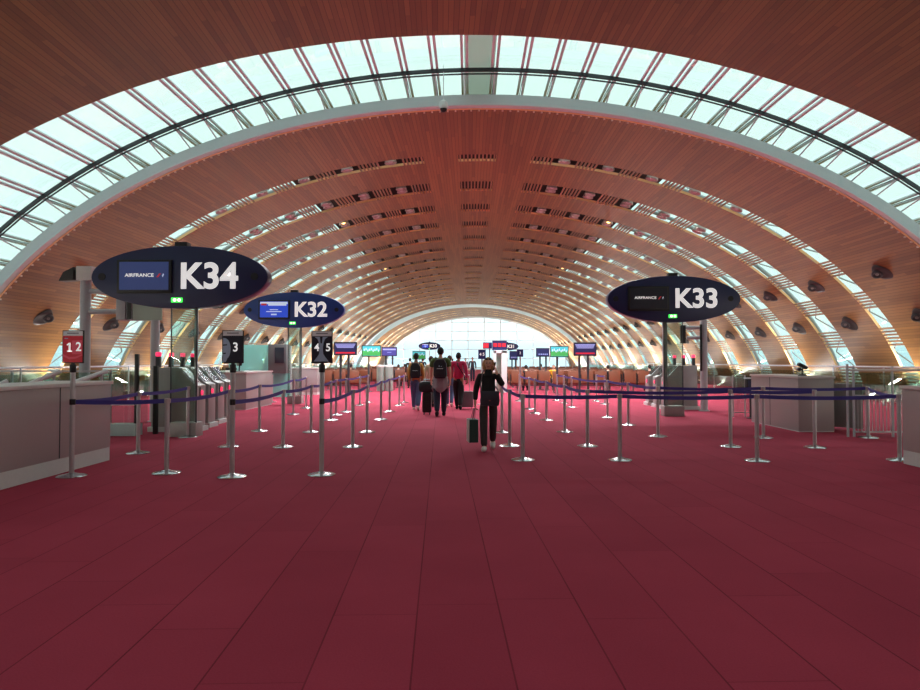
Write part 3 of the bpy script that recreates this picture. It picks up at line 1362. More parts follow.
pj = at(55, 474)
pe = at(110, 460)
counter('check_counter', 'long taupe counter with pale plinth beside the red 1 2 sign', pe.x - .85, pe.x, 4.2, pe.y, 1.2, (pj.y, pj.y - 2.3))
pe = at(903, 463.5)
counter('service_counter', 'taupe counter end with pale plinth beyond the last front-row post', pe.x, pe.x + .85, 4.5, pe.y, 1.14, (7.5,), aisle='x0')
pe = at(798.7, 432)
t = counter('boarding_counter', 'taupe boarding counter with black scanner, near the K33 mast', pe.x, pe.x + .75, pe.y, pe.y + 2.3, 1.18, (pe.y + 1.3,), plinth=.02, aisle='x0')
b = MB()
b.prism([(pe.x + 1.35, pe.y), (pe.x + .86, pe.y + .9), (pe.x + .88, pe.y + .92), (pe.x + 1.37, pe.y + .02)], .06, 1.0, 'z')
dr = b.build('door', M_GATE, t, loc=(-(pe.x + .375), -(pe.y + 1.15), 0), smooth=False)
b = MB()
b.box((pe.x + .98, pe.y + .68, .55), (.05, .05, .12))
b.build('handle', M_STEEL, dr)
# scanner on the counter
t = thing('ticket_scanner', 'black ticket scanner on the boarding counter near the K33 mast', 'scanner', (pe.x + .22, pe.y + .25, 1.18))
b = MB()
b.lathe([(.09, 0), (.09, .015), (.02, .03), (.018, .16)], n=14)
b.build('stand', M_BLACK, t)
b = MB()
b.box((0, 0, .21), (.2, .1, .07), rot=Euler((0, .5, 0)).to_matrix())
b.box((-.07, 0, .14), (.07, .09, .07), rot=Euler((0, .9, 0)).to_matrix())
b.build('head', M_BLACK, t, bevel=.008)

pe = at(246, 410)
t = counter('podium_counter', 'taupe podium counter with black monitor behind the 3 sign', pe.x - 2.0, pe.x, pe.y, pe.y + 2.6, 1.17, (), plinth=.02)
b = MB()
b.box((-.35, -1.3 - .003, .58), (.012, .008, 1.05))
b.box((.1, -1.3 - .003, .72), (.25, .008, .02))
b.build('front_joint', M_DARKSTEEL, t, smooth=False)
t = thing('desk_monitor', 'black monitor on the podium counter behind the 3 sign', 'monitor', (pe.x + .05 - .45, pe.y + .5, 1.17))
b = MB()
b.box((0, 0, .01), (.24, .18, .02))
b.tube([(0, 0, .02), (0, .03, .2)], .02, 8)
b.build('stand', M_BLACK, t)
b = MB()
b.box((0, 0, .3), (.08, .34, .24), rot=Euler((0, 0, .6)).to_matrix())
b.box((-.25, .0, .08), (.3, .16, .08))
b.build('screen', M_BLACK, t, bevel=.008)
b = MB()
pe3 = aty(293, 395, 29)
counter('service_counter', 'grey counter beyond the K32 sign leg', pe3.x, pe3.x + 1.15, 28.7, 30.2, 1.2, (), plinth=.12)

# ------------------------------------------------------- turquoise booth
t = thing('glass_booth', 'turquoise glass booth with a dark grey terminal behind the podium counter', 'booth', (-8.4, 26, 0))
b = MB()
a0, a1 = aty(244, 345, 26), aty(268, 372, 26)
b.box(((a0.x + a1.x) / 2 + 8.4 - .3, 0, (a0.z + .1) / 2), (a1.x - a0.x + .6, .04, a0.z - .1))
b.build('side_glass', M_TEAL, t, smooth=False)
b = MB()
c0, c1 = aty(268, 345.5, 26), aty(286, 372, 26)
b.box(((c0.x + c1.x) / 2 + 8.4, .3, (c0.z + c1.z) / 2), (c1.x - c0.x, .6, c0.z - c1.z + .1))
tb = b.build('terminal', mat('terminal_grey', (96, 102, 102), .5), t, bevel=.02)
b = MB()
d0, d1 = aty(275, 347.5, 26), aty(284, 363, 26)
b.box(((d0.x + d1.x) / 2 + 8.4, -.012, (d0.z + d1.z) / 2), (d1.x - d0.x, .03, d0.z - d1.z))
b.build('terminal_screen', M_SCREENOFF, tb, bevel=.005)
b = MB()
e0, e1 = aty(267, 373, 26.1), aty(291, 396, 26.1)
b.box(((e0.x + e1.x) / 2 + 8.4, .1, (e0.z + .05) / 2), (e1.x - e0.x, .04, e0.z - .05))
b.build('low_glass', M_TEAL, t, smooth=False)
b = MB()
for x in (a0.x + 8.4 - .55, c0.x + 8.4, e1.x + 8.4):
    b.box((x, .05, .55 if x > 1.6 else 1.05), (.05, .05, 1.1 if x > 1.6 else 2.1))
b.build('frame_posts', M_STRUCT, t, smooth=False)

# ----------------------------------------------------------------- e-gates
M_PINK = mat('pink_indicator_light', (255, 50, 96), .4, emit=1.1)
M_GATEDARK = mat('gate_dark_glass', (44, 48, 50), .2)


def e_gate(name, label, x, y, face, post=True, group=None, tall=1.36):
    """one gate pylon; face=+1 when its aisle end points to +x"""
    t = thing(name, label, 'boarding gate', (x, y, 0), 0, group)
    f = face
    b = MB()
    prof = [(0, .1), (0, .98), (-.10 * f, 1.02), (-.42 * f, tall), (-1.0 * f, tall), (-1.0 * f, .1)]
    b.prism(prof, -.2, .2, 'y')
    b.build('cabinet', M_GATE, t, bevel=.012)
    b = MB()
    b.box((-.5 * f, 0, .05), (1.1, .5, .1))
    b.build('plinth', M_PLINTH, t, smooth=False)
    b = MB()
    b.prism([(-.115 * f, 1.035), (-.40 * f, tall - .022), (-.392 * f, tall - .008), (-.107 * f, 1.048)], -.16, .16, 'y')
    b.build('reader_glass', M_GATEDARK, t, smooth=False)
    b = MB()
    b.tube([(.0, 0, .82), (.012 * f, 0, .82)], .055, 14)
    b.build('indicator_light', M_PINK, t)
    b = MB()
    b.box((0.004 * f, -.1, .84), (.012, .05, .2))
    b.build('slot_panel', M_BLACK, t, smooth=False)
    b = MB()
    b.box((-.55 * f, .23, .72), (.7, .012, 1.1))
    b.build('glass_wing', M_RAILGLASS, t, smooth=False)
    if post:
        b = MB()
        b.box((-.95 * f, 0, tall / 2 + .12), (.09, .09, tall + .24))
        pp = b.build('beacon_post', M_DARKSTEEL, t, bevel=.008)
        b = MB()
        b.lathe([(.045, tall + .24), (.06, tall + .255), (.06, tall + .32), (.04, tall + .335)], (-.95 * f, 0, 0), 14)
        b.build('beacon', M_PINK, pp)
    return t


pa, pb = at(197, 432.5), at(226, 421)
for i in range(4):
    u = i / 3
    q = pa.lerp(pb, u)
    e_gate('boarding_gate', 'grey boarding e-gate, %s from the front beside the K34 sign leg' % ORD[i], q.x - .05, q.y + .35, 1, True, 'grey boarding e-gates behind the K34 sign')
pa, pb = at(683, 411), at(674, 404)
for i in range(3):
    q = pa.lerp(pb, i / 2)
    e_gate('boarding_gate', 'grey boarding e-gate, %s from the front beside the K33 sign leg' % ORD[i], 6.02 + .02 * i, 20.4 + 1.0 * i, -1, True, 'grey boarding e-gates behind the K33 sign')

# glass gate screen by the e-gates
y = 13.05
xa, xb = aty(110, 380, y).x, aty(150, 380, y).x
t = thing('glass_screen', 'glass screen with pale plinth and black post before the e-gates', 'glass screen', ((xa + xb) / 2, y, 0))
w = xb - xa
b = MB()
b.box((-.1, 0, .12), (w * .72, .3, .24))
b.build('plinth', mat('pale_turquoise_plinth', (176, 198, 196), .5), t, bevel=.01)
for k in (-.3, .02, .3):
    b = MB()
    b.box((k * w, 0, .78), (.3 * w, .014, 1.08))
    b.build('glass_pane', M_RAILGLASS, t, smooth=False)
b = MB()
b.box((.16 * w, .02, .82), (.07, .07, 1.64))
b.build('post', M_BLACK, t, bevel=.006)
b = MB()
b.box((-.1, 0, .62), (w * .8, .03, .03))
b.build('cross_rail', M_STEEL, t)
b = MB()
b.box((.5 * w, .25, .7), (.08, .08, 1.4))
b.build('post', M_BLACK, t, bevel=.006)

# glass swing gate and card reader before the boarding counter
y = at(745, 417).y
xa, xb = aty(733, 400, y).x, aty(757, 400, y).x
t = thing('swing_gate', 'low glass swing gate with thin steel frame before the boarding counter', 'gate', ((xa + xb) / 2, y, 0))
w = xb - xa
b = MB()
for x in (-w / 2, 0, w / 2):
    b.box((x, 0, .56), (.03, .03, 1.12))
b.box((0, 0, .12), (w, .025, .025))
b.build('frame', M_STEEL, t, smooth=False)
b = MB()
b.box((0, 0, .62), (w - .04, .012, .95))
b.build('glass_leaf', M_RAILGLASS, t, smooth=False)
pr = at(751, 418.3)
t = thing('card_reader_stand', 'dark card reader on a slim stand before the boarding counter', 'card reader', pr)
b = MB()
b.lathe([(.12, 0), (.12, .015), (.035, .03), (.03, .8)], n=14)
b.build('stand', M_DARKSTEEL, t)
b = MB()
b.box((0, 0, .86), (.26, .14, .34))
hd = b.build('reader_box', M_BLACK, t, bevel=.01)
b = MB()
b.box((0, -.072, .9), (.2, .006, .18))
b.build('reader_screen', M_NAVY, hd, smooth=False)
b = MB()
b.box((0, 0, 1.05), (.3, .16, .03))
b.build('lid', M_STRUCT, hd)

# barred steel fence with glass top at the far corner
y = 13.0
xa, xb = aty(848, 430, y).x, 12.6
t = thing('barred_fence', 'steel fence with thin bars and glass top by the corner counter', 'fence', (xa, y, 0))
L = xb - xa
for i, x in enumerate((0, .12, .88, 2.2, 3.6, L)):
    b = MB()
    b.box((x, 0, .7 if i != 0 else .72), (.034, .034, 1.4 if i else 1.44))
    b.build('post', M_COLUMN, t, smooth=False)
b = MB()
b.tube([(.05, 0, 1.32), (L, 0, 1.32)], .028, 10)
b.build('top_rail', M_COUNTERTOP, t)
b = MB()
k = .2
while k < L:
    b.tube([(k, 0, .1), (k, 0, .82)], .008, 5)
    k += .07
b.box((L / 2 + .06, 0, .1), (L - .12, .03, .03))
b.box((L / 2 + .06, 0, .82), (L - .12, .02, .02))
b.build('bar_panel', M_STEEL, t)
b = MB()
b.box((L / 2 + .06, 0, 1.05), (L - .12, .012, .45))
b.build('glass_top', M_RAILGLASS, t, smooth=False)
# glass railing beyond the left counter, and along the flanks
y = 13.4
xa, xb = -14.0, aty(112, 380, y).x
t = thing('glass_railing', 'low glass railing behind the long taupe counter', 'railing', (xa, y, 0))
L = xb - xa
b = MB()
b.box((L / 2, 0, .66), (L, .014, 1.2))
b.build('glass_pane', M_RAILGLASS, t, smooth=False)
b = MB()
b.box((L / 2, 0, 1.29), (L, .04, .03))
b.build('top_rail', M_COLUMN, t, smooth=False)
for k in range(4):
    b = MB()
    b.box((.3 + k * (L - .35) / 3, .03, .64), (.04, .04, 1.28))
    b.build('post', M_COLUMN, t, smooth=False)
M_WRAIL = mat('white_handrail', (246, 248, 250), .35)
for (x0, y0, x1, y1, lab) in ((-30, 398, 7, 381, 'white sloping handrail end at the rim of the long counter'), (12, 391, 61, 370.8, 'white sloping handrail behind the long taupe counter'),
                              (70, 384, 107, 371, 'white sloping handrail behind the red 1 2 sign')):
    yy = 12.0
    p, q = aty(x0, y0, yy), aty(x1, y1, yy + .6)
    t = thing('sloping_handrail', lab, 'handrail', (p.x, p.y, 0))
    b = MB()
    b.tube([(0, 0, p.z), (q.x - p.x, q.y - p.y, q.z)], .045, 12)
    b.build('rail', M_WRAIL, t)
    b = MB()
    for u in (.15, .85):
        z = p.z + (q.z - p.z) * u
        b.tube([((q.x - p.x) * u, (q.y - p.y) * u, 0), ((q.x - p.x) * u, (q.y - p.y) * u, z)], .025, 8)
    b.build('posts', M_COLUMN, t)
# long flank railings
for sg, lab in ((-1, 'long glass railing along the vault foot on the K34 sign side'), (1, 'long glass railing along the vault foot on the K33 sign side')):
    x = sg * 13.6 + .28
    y0, y1 = (16, 86)
    t = thing('glass_railing', lab, 'railing', (x, y0, 0))
    L = y1 - y0
    b = MB()
    b.box((0, L / 2, .6), (.014, L, 1.0))
    b.build('glass_pane', M_RAILGLASS, t, smooth=False)
    b = MB()
    b.tube([(0, 0, 1.3), (0, L, 1.3)], .03, 8)
    b.build('top_rail', M_COLUMN, t)
    for k in range(24):
        b = MB()
        b.box((.03, k * L / 23, .65), (.04, .04, 1.3))
        b.build('post', M_COLUMN, t, smooth=False)

# -------------------------------------------------------------- bench rows


def make_bench(n=4):
    t = thing('bench_row', 'x', 'bench')
    w = .64
    for i in range(n):
        x = (i - (n - 1) / 2) * w
        b = MB()
        b.box((x, 0, .74), (.535, .07, .56), rot=Euler((-.12, 0, 0)).to_matrix())
        b.build('backrest', M_SEAT, t, bevel=.02)
        b = MB()
        b.box((x, .28, .43), (.58, .5, .09))
        b.build('seat', M_SEAT, t, bevel=.02)
    b = MB()
    b.box((0, .2, .34), (n * w, .07, .06))
    b.build('beam', M_SEATFRAME, t, smooth=False)
    for i in range(n + 1):
        b = MB()
        x = (i - n / 2) * w
        b.box((x, .3, .58), (.045, .42, .04))
        b.box((x, .12, .48), (.04, .04, .22))
        b.box((x, .02, .62), (.05, .1, .5))
        b.build('armrest', M_BLACK, t, smooth=False)
    for sx in (-1, 1):
        b = MB()
        x = sx * (n * w / 2 - .5)
        b.box((x, .2, .17), (.06, .06, .34))
        b.box((x, .2, .02), (.07, .62, .04))
        b.build('leg', M_SEATFRAME, t, smooth=False)
    return t


bench0 = make_bench(4)
SIDE = {1: 'K33 sign side', -1: 'K34 sign side'}
ROWS = [(30.8, 0), (33.5, PI), (36.5, 0), (39.2, PI), (43, 0), (50, 0), (58, 0)]
for r, (y, rz) in enumerate(ROWS):
    for sg in (1, -1):
        for k in range(3 if sg > 0 or r < 5 else 2):
            if sg > 0:
                x = 3.2 + k * 2.66
            else:
                x = (-6.5 if r < 2 else -4.9) - k * 2.66
            dup(bench0, (x, y, 0), rz, 'brown leather bench, %s row deep, %s from the aisle, %s' % (ORD[r], ORD[k], SIDE[sg]), 'brown waiting benches')
for c in list(bench0.children_recursive) + [bench0]:
    bpy.data.objects.remove(c)

# ---------------------------------------------------------- flight screens
M_TVGREEN = mat('tv_grass_green', (60, 150, 76), .4, emit=.6, var=.3, scale=6)
M_TVTEAL = mat('tv_teal', (60, 160, 170), .4, emit=.8, var=.3, scale=5)
M_TVNAVY = mat('board_navy', (30, 34, 76), .4, emit=.4)
M_TVPURPLE = mat('board_purple', (64, 60, 130), .4, emit=.5)
M_TVLILAC = mat('board_lilac_text', (150, 156, 214), .4, emit=.6)


def screen_stand(name, px0, px1, py0, py1, y, label, poles, kind):
    a, b_ = aty(px0, py0, y), aty(px1, py1, y)
    cx = (a.x + b_.x) / 2
    t = thing(name, label, 'screen', (cx, y, 0))
    w, h, cz = b_.x - a.x, a.z - b_.z, (a.z + b_.z) / 2
    b = MB()
    b.box((0, 0, cz), (w, .1, h))
    cs = b.build('casing', M_BLACK, t, bevel=.01)
    b = MB()
    W, Hh = w * .92, h * .84
    b.box((0, -.053, cz), (W, .006, Hh), m=0)
    if kind == 'game':
        b.box((0, -.0575, cz - Hh * .22), (W, .002, Hh * .5), m=1)
        for k in range(9):
            b.box((-W * .4 + k * W * .1, -.0595, cz + Hh * (.12 + .1 * math.sin(k * 2.1))), (W * .05, .002, Hh * .22), m=2)
        mats = [M_TVTEAL, M_TVGREEN, M_SCREENWHITE]
    elif kind == 'board':
        for k in range(4):
            b.box((0, -.0575, cz + Hh * (.4 - .1 * k)), (W * (.94 - .05 * k), .002, Hh * .05), m=1)
        b.box((0, -.0575, cz - Hh * .38), (W * .9, .002, Hh * .13), m=2)
        mats = [M_TVNAVY, M_TVLILAC, M_SCREENRED]
    elif kind == 'purple':
        b.box((0, -.0575, cz + Hh * .28), (W * .9, .002, Hh * .16), m=1)
        b.box((.0, -.0575, cz - Hh * .1), (W * .3, .002, Hh * .06), m=1)
        mats = [M_TVPURPLE, M_TVLILAC]
    elif kind == 'dark':
        for k in range(5):
            b.box((-W * .3 + k * W * .16, -.0575, cz - Hh * .25), (W * .08, .002, Hh * .14), m=1)
        mats = [M_TVNAVY, M_TVLILAC]
    else:
        b.box((-W * .28, -.0575, cz), (W * .22, .002, Hh * .5), m=1)
        b.box((0, -.0575, cz), (W * .22, .002, Hh * .5), m=1)
        b.box((W * .28, -.0575, cz), (W * .22, .002, Hh * .5), m=1)
        mats = [M_TVNAVY, M_SCREENRED]
    b.build('display', mats, cs, smooth=False)
    for px in poles:
        x = aty(px, py1, y).x - cx
        b = MB()
        b.box((x, .03, (cz - h / 2 + .02) / 2), (.09, .06, cz - h / 2 + .02))
        b.build('pole', M_DARKSTEEL, t, smooth=False)
        b = MB()
        b.box((x, .03, .01), (.3, .5, .02))
        b.build('foot', M_DARKSTEEL, t, smooth=False)
    return t


screen_stand('television_stand', 550, 568.5, 346, 357.2, 29.4, 'green football television on a pole amid the benches, K33 sign side', (557.2,), 'game')
screen_stand('flight_board', 573.5, 596.3, 342.4, 355.8, 28.2, 'large navy flight board with red strip on two poles, K33 sign side', (579.5, 588), 'board')
screen_stand('flight_board', 536, 549.5, 348, 356.8, 34.5, 'dim dark flight board beyond the football television', (540, 546), 'dark')
screen_stand('flight_board', 334, 357, 342, 355.2, 28.2, 'large navy flight board with red strip beside the 4 5 sign', (340.5, 348.5), 'board')
screen_stand('television_stand', 362, 381.2, 345.3, 356.7, 31.5, 'green football television on a pole, K34 sign side', (368.6,), 'game')
screen_stand('flight_board', 381.8, 397, 347, 356.2, 34.3, 'purple flight board behind the grey bins', (386, 392.5), 'purple')
screen_stand('flight_board', 412.5, 425.5, 351, 359.5, 60, 'far teal screen above the crowd beside the K30 sign', (416, 422), 'game')
screen_stand('flight_board', 509.5, 517.6, 351, 360, 40, 'small navy notice screen behind the white portal', (512, 515.5), 'dark')

# white portal with red display boards
y = 31.0
x0, x1 = aty(493.4, 360, y).x, aty(506.5, 360, y).x
w = x1 - x0
t = thing('white_portal', 'white information portal with window standing mid-aisle', 'portal', ((x0 + x1) / 2, y, 0))
b = MB()
M_PORTAL = mat('portal_white', (212, 216, 214), .45)
b.box((-w / 2 + .06, 0, 1.0), (.14, .5, 2.0))
b.build('upright', M_PORTAL, t, bevel=.01)
b = MB()
b.box((w / 2 - .12, 0, 1.0), (.26, .5, 2.0))
b.build('upright', M_PORTAL, t, bevel=.01)
b = MB()
b.box((0, 0, 1.94), (w, .5, .14))
b.build('lintel', M_STRUCT, t, bevel=.01)
b = MB()
b.box((-.04, .06, .95), (w - .3, .02, 1.84))
b.build('glass_pane', M_FROST, t, smooth=False)
p = aty(499.5, 340.7, y)
t2 = thing('red_display', 'navy display with red squares on top of the white portal', 'display', (p.x, y, 2.01))
b = MB()
b.box((0, 0, .23), (.69, .14, .46 - .2 + .2))
cs = b.build('casing', M_TVNAVY, t2, bevel=.01)
b = MB()
for k in (-.21, 0, .21):
    b.box((k, -.075, .25), (.17, .01, .18), m=0)
b.build('display', [M_SCREENRED], cs, smooth=False)
p = aty(487.6, 345.4, y)
t2 = thing('red_display', 'small red and navy display beside the white portal', 'display', (p.x, y, 0))
b = MB()
b.box((0, .3, p.z), (.44, .1, .3))
cs = b.build('casing', M_TVNAVY, t2, bevel=.01)
b = MB()
b.box((-.07, .245, p.z), (.26, .01, .22))
b.build('display', [M_SCREENRED], cs, smooth=False)
b = MB()
b.box((.1, .33, p.z / 2), (.05, .05, p.z))
b.build('pole', M_DARKSTEEL, t2, smooth=False)
# two small far lane signs


def small_sign(px, pz0, pz1, txt, y, label):
    a, b_ = aty(px, pz0, y), aty(px, pz1, y)
    t = thing('lane_sign', label, 'lane sign', (a.x, y, 0))
    b = MB()
    h = a.z - b_.z
    b.box((0, 0, (a.z + b_.z) / 2), (h * .82, .03, h))
    pn = b.build('panel', M_TVNAVY, t, bevel=.004)
    b = MB()
    b.lathe([(.18, 0), (.18, .012), (.05, .04), (.032, .05), (.032, b_.z)], n=16)
    b.build('pole', M_STEEL, t)
    text(txt, h * .45, M_WHITE, pn, (0, -.018, (a.z + b_.z) / 2), bold=.02, ext=.001)


small_sign(482, 349.8, 359, '4 5', 22.5, 'navy lane sign reading 4 5 beyond the walking woman')
small_sign(520.2, 349.3, 356.8, '2', 24.2, 'navy lane sign reading 2 beyond the white portal')

# ------------------------------------------------------------------- bins
for (px, lab) in ((380.5, 'grey round bin nearer the 4 5 sign'), (389.2, 'grey round bin nearer the travellers')):
    p = at(px, 391)
    t = thing('round_bin', lab, 'bin', p, 0, 'grey round bins')
    b = MB()
    b.lathe([(.2, 0), (.2, 1.2), (.195, 1.22)], n=24)
    b.build('body', mat('bin_grey_green', (150, 158, 150), .4, .3), t)
    b = MB()
    b.lathe([(.205, 1.2), (.205, 1.27), (.18, 1.3), (.1, 1.31)], n=24)
    b.build('lid', M_COUNTERTOP, t)

# ------------------------------------------------------------------ people
M_SKIN = mat('skin_light', (232, 182, 156), .5, var=.04)
M_SKIN2 = mat('skin_brown', (150, 100, 74), .5, var=.04)
M_LIP = mat('lips', (170, 84, 80), .5)
M_EYE = mat('eye_dark', (40, 30, 28), .3)


def skin_chain(verts, edges, radii, sub=1, root=0):
    me = bpy.data.meshes.new('tmp')
    me.from_pydata(verts, edges, [])
    o = bpy.data.objects.new('tmp', me)
    COL.objects.link(o)
    md = o.modifiers.new('s', 'SKIN')
    md.use_smooth_shade = True
    md.branch_smoothing = .6
    for i, r in enumerate(radii):
        sv = me.skin_vertices[0].data[i]
        sv.radius = r if isinstance(r, tuple) else (r, r)
        sv.use_root = (i == root)
    if sub:
        m2 = o.modifiers.new('d', 'SUBSURF')
        m2.levels = sub
        m2.render_levels = sub
    bpy.context.view_layer.update()
    dg = bpy.context.evaluated_depsgraph_get()
    em = o.evaluated_get(dg).to_mesh()
    vs = [tuple(v.co) for v in em.vertices]
    fs = [list(p.vertices) for p in em.polygons]
    o.evaluated_get(dg).to_mesh_clear()
    bpy.data.objects.remove(o)
    bpy.data.meshes.remove(me)
    return vs, fs


def head_fn(p):
    """unit sphere -> skull with a narrower jaw; the face looks to -y"""
    x, y, z = p
    j = max(0, -z)
    x *= 1 - .30 * j
    y2 = y * (1 - .12 * j) - .10 * j
    if y < 0:
        y2 *= .94
    return Vector((x, y2, z))


def limb_pts(J, names):
    return [J[n] for n in names]


def person(label, loc, heading, H, top_m, leg_m, hair_m, shoe_m, skin=None, pose='walk', arms=None, sleeve='long', hair='short',
           fem=False, scarf=None, phase=1, group=None, bulk=1.0):
    """heading: rotation about z; 0 looks to -y (towards the viewer)"""
    skin = skin or M_SKIN
    k = H / 1.72
    t = thing('person', label, 'person', loc, heading, group)
    sw = .15 if fem else .19
    hp = .095
    J = dict(pel=(0, 0, .93), bel=(0, -.005, 1.09), che=(0, .005, 1.27), nb=(0, .015, 1.41), nk=(0, .0, 1.48), hd=(0, -.01, 1.55))
    for s, n in ((1, 'L'), (-1, 'R')):
        J['sh' + n] = (s * sw, .01, 1.395)
        J['hip' + n] = (s * hp, 0, .89)
        J['el' + n] = (s * (sw + .05), .04, 1.12)
        J['wr' + n] = (s * (sw + .06), -.04, .88)
        f = s * phase
        if pose == 'walk':
            if f > 0:
                J['kn' + n] = (s * .085, -.13, .50)
                J['an' + n] = (s * .075, -.20, .085)
                J['to' + n] = (s * .08, -.34, .05)
            else:
                J['kn' + n] = (s * .085, .02, .49)
                J['an' + n] = (s * .075, .24, .14)
                J['to' + n] = (s * .08, .13, .045)
            J['el' + n] = (s * (sw + .05), .05 + .05 * f, 1.13)
            J['wr' + n] = (s * (sw + .05), -.03 + .12 * f, .89)
        elif pose == 'sit':
            J['kn' + n] = (s * .10, -.46, .93)
            J['an' + n] = (s * .10, -.47, .52)
            J['to' + n] = (s * .10, -.60, .48)
            J['wr' + n] = (s * .1, -.26, 1.02)
        else:
            J['kn' + n] = (s * .09, -.01, .49)
            J['an' + n] = (s * .09, .02, .085)
            J['to' + n] = (s * .10, -.12, .045)
    if arms:
        J.update(arms)
    J = {n: Vector(v) for n, v in J.items()}
    for n in 'LR':
        w, e = J['wr' + n], J['el' + n]
        J['ha' + n] = w + (w - e).normalized() * .06 if 'ha' + n not in J else J['ha' + n]
    order = ['pel', 'bel', 'che', 'nb', 'nk', 'hd'] + [a + n for n in 'LR' for a in ('sh', 'el', 'wr', 'ha', 'hip', 'kn', 'an', 'to')]
    ix = {n: i for i, n in enumerate(order)}
    ed = [('pel', 'bel'), ('bel', 'che'), ('che', 'nb'), ('nb', 'nk'), ('nk', 'hd')]
    for n in 'LR':
        ed += [('nb', 'sh' + n), ('sh' + n, 'el' + n), ('el' + n, 'wr' + n), ('wr' + n, 'ha' + n), ('pel', 'hip' + n), ('hip' + n, 'kn' + n), ('kn' + n, 'an' + n), ('an' + n, 'to' + n)]
    R = dict(pel=(.125, .10), bel=(.115, .09), che=(.135, .10), nb=(.075, .065), nk=(.05, .05), hd=(.055, .06))
    for n in 'LR':
        R.update({'sh' + n: .055, 'el' + n: .04, 'wr' + n: .027, 'ha' + n: .026, 'hip' + n: .085, 'kn' + n: .055, 'an' + n: .038, 'to' + n: .03})
    kz = k

    def sc(v):
        return (v[0] * k, v[1] * k, v[2] * k)

    def scr(r, add=0.0, mul=1.0):
        r = r if isinstance(r, tuple) else (r, r)
        return tuple((q * mul * (bulk if q > .07 else 1) + add) * k for q in r)
    b = MB()
    vs, fs = skin_chain([sc(J[n]) for n in order], [(ix[a], ix[c]) for a, c in ed], [scr(R[n]) for n in order])
    b.add(vs, fs, 0)
    hc = Vector((0, -.015, 1.605))
    b.ell(sc(hc), (.074 * k, .094 * k, .115 * k), 18, 12, 0, head_fn)
    # nose, ears, eyes, mouth
    b.add([sc(hc + Vector(v)) for v in ((-.016, -.086, -.025), (.016, -.086, -.025), (0, -.118, -.022), (0, -.088, .03), (0, -.088, -.034))],
          [[0, 2, 3], [2, 1, 3], [0, 4, 2], [4, 1, 2], [0, 3, 1], [0, 1, 4]], 0)
    for s in (-1, 1):
        b.ell(sc(hc + Vector((s * .074, .01, -.005))), (.012 * k, .02 * k, .032 * k), 8, 6, 0)
        b.ell(sc(hc + Vector((s * .029, -.084, .008))), (.014 * k, .008 * k, .007 * k), 8, 6, 1)
        b.ell(sc(hc + Vector((s * .029, -.085, .028))), (.017 * k, .006 * k, .004 * k), 8, 5, 1)
    b.ell(sc(hc + Vector((0, -.090, -.058))), (.024 * k, .010 * k, .008 * k), 8, 6, 2)
    # hands: palm and five bent fingers
    for s, n in ((1, 'L'), (-1, 'R')):
        w, h = J['wr' + n], J['ha' + n]
        d = (h - w).normalized()
        side = Vector((0, -1, 0)) if abs(d.y) < .8 else Vector((-s, 0, 0))
        side = (side - d * side.dot(d)).normalized()
        nrm = d.cross(side).normalized()
        if nrm.x * s > 0:
            nrm = -nrm
        rot = Matrix((side, nrm, d)).transposed()
        vv = MB()
        vv.box((0, 0, 0), (.075, .028, .085))
        b.add([sc(h + rot @ Vector(v)) for v in vv.v], vv.f, 0)
        for q, ln in ((-.028, .06), (-.0095, .072), (.0095, .076), (.028, .068)):
            p0 = Vector((q, 0, .035))
            p1 = p0 + Vector((0, .012, ln * .5))
            p2 = p1 + Vector((0, .03, ln * .3))
            p3 = p2 + Vector((0, .026, 0))
            b.tube([sc(h + rot @ x) for x in (p0, p1, p2, p3)], [.0095 * k, .009 * k, .008 * k, .0065 * k], 6, 0)
        b.tube([sc(h + rot @ Vector(x)) for x in ((.03, 0, -.02), (.052, .012, .012), (.05, .03, .04))], [.012 * k, .01 * k, .008 * k], 6, 0)
    b.build('body', [skin, M_EYE, M_LIP], t, angle=80, fix=True)
    # trousers
    o2 = ['pel', 'bel2'] + [a + n for n in 'LR' for a in ('hip', 'kn', 'an2')]
    J['bel2'] = J['bel'] - Vector((0, 0, .05))
    for n in 'LR':
        J['an2' + n] = J['an' + n].lerp(J['kn' + n], -.04)
    i2 = {n: i for i, n in enumerate(o2)}
    e2 = [('pel', 'bel2')]
    for n in 'LR':
        e2 += [('pel', 'hip' + n), ('hip' + n, 'kn' + n), ('kn' + n, 'an2' + n)]
    R2 = dict(pel=(.145, .12), bel2=(.125, .10))
    for n in 'LR':
        R2.update({'hip' + n: .098, 'kn' + n: .080, 'an2' + n: .066})
    vs, fs = skin_chain([sc(J[n]) for n in o2], [(i2[a], i2[c]) for a, c in e2], [scr(R2[n]) for n in o2])
    b = MB()
    b.add(vs, fs)
    b.build('trousers', leg_m, t, angle=80)
    # top
    o3 = ['hem', 'bel', 'che', 'nb2'] + [a + n for n in 'LR' for a in ('sh', 'el', 'cuf')]
    J['hem'] = J['pel'] - Vector((0, 0, .05 if pose != 'sit' else -.02))
    J['nb2'] = J['nb'] + Vector((0, -.0, .012))
    if sleeve == 'short':
        o3 = [n for n in o3 if not n.startswith('cuf')]
        for n in 'LR':
            J['el3' + n] = J['sh' + n].lerp(J['el' + n], .7)
        o3 = [('el3' + n[-1]) if n.startswith('el') else n for n in o3]
    else:
        for n in 'LR':
            J['cuf' + n] = J['wr' + n].lerp(J['el' + n], .06)
    i3 = {n: i for i, n in enumerate(o3)}
    e3 = [('hem', 'bel'), ('bel', 'che'), ('che', 'nb2')]
    for n in 'LR':
        if sleeve == 'short':
            e3 += [('nb2', 'sh' + n), ('sh' + n, 'el3' + n)]
        else:
            e3 += [('nb2', 'sh' + n), ('sh' + n, 'el' + n), ('el' + n, 'cuf' + n)]
    R3 = dict(hem=(.165, .14), bel=(.148, .122), che=(.155, .125), nb2=(.085, .08))
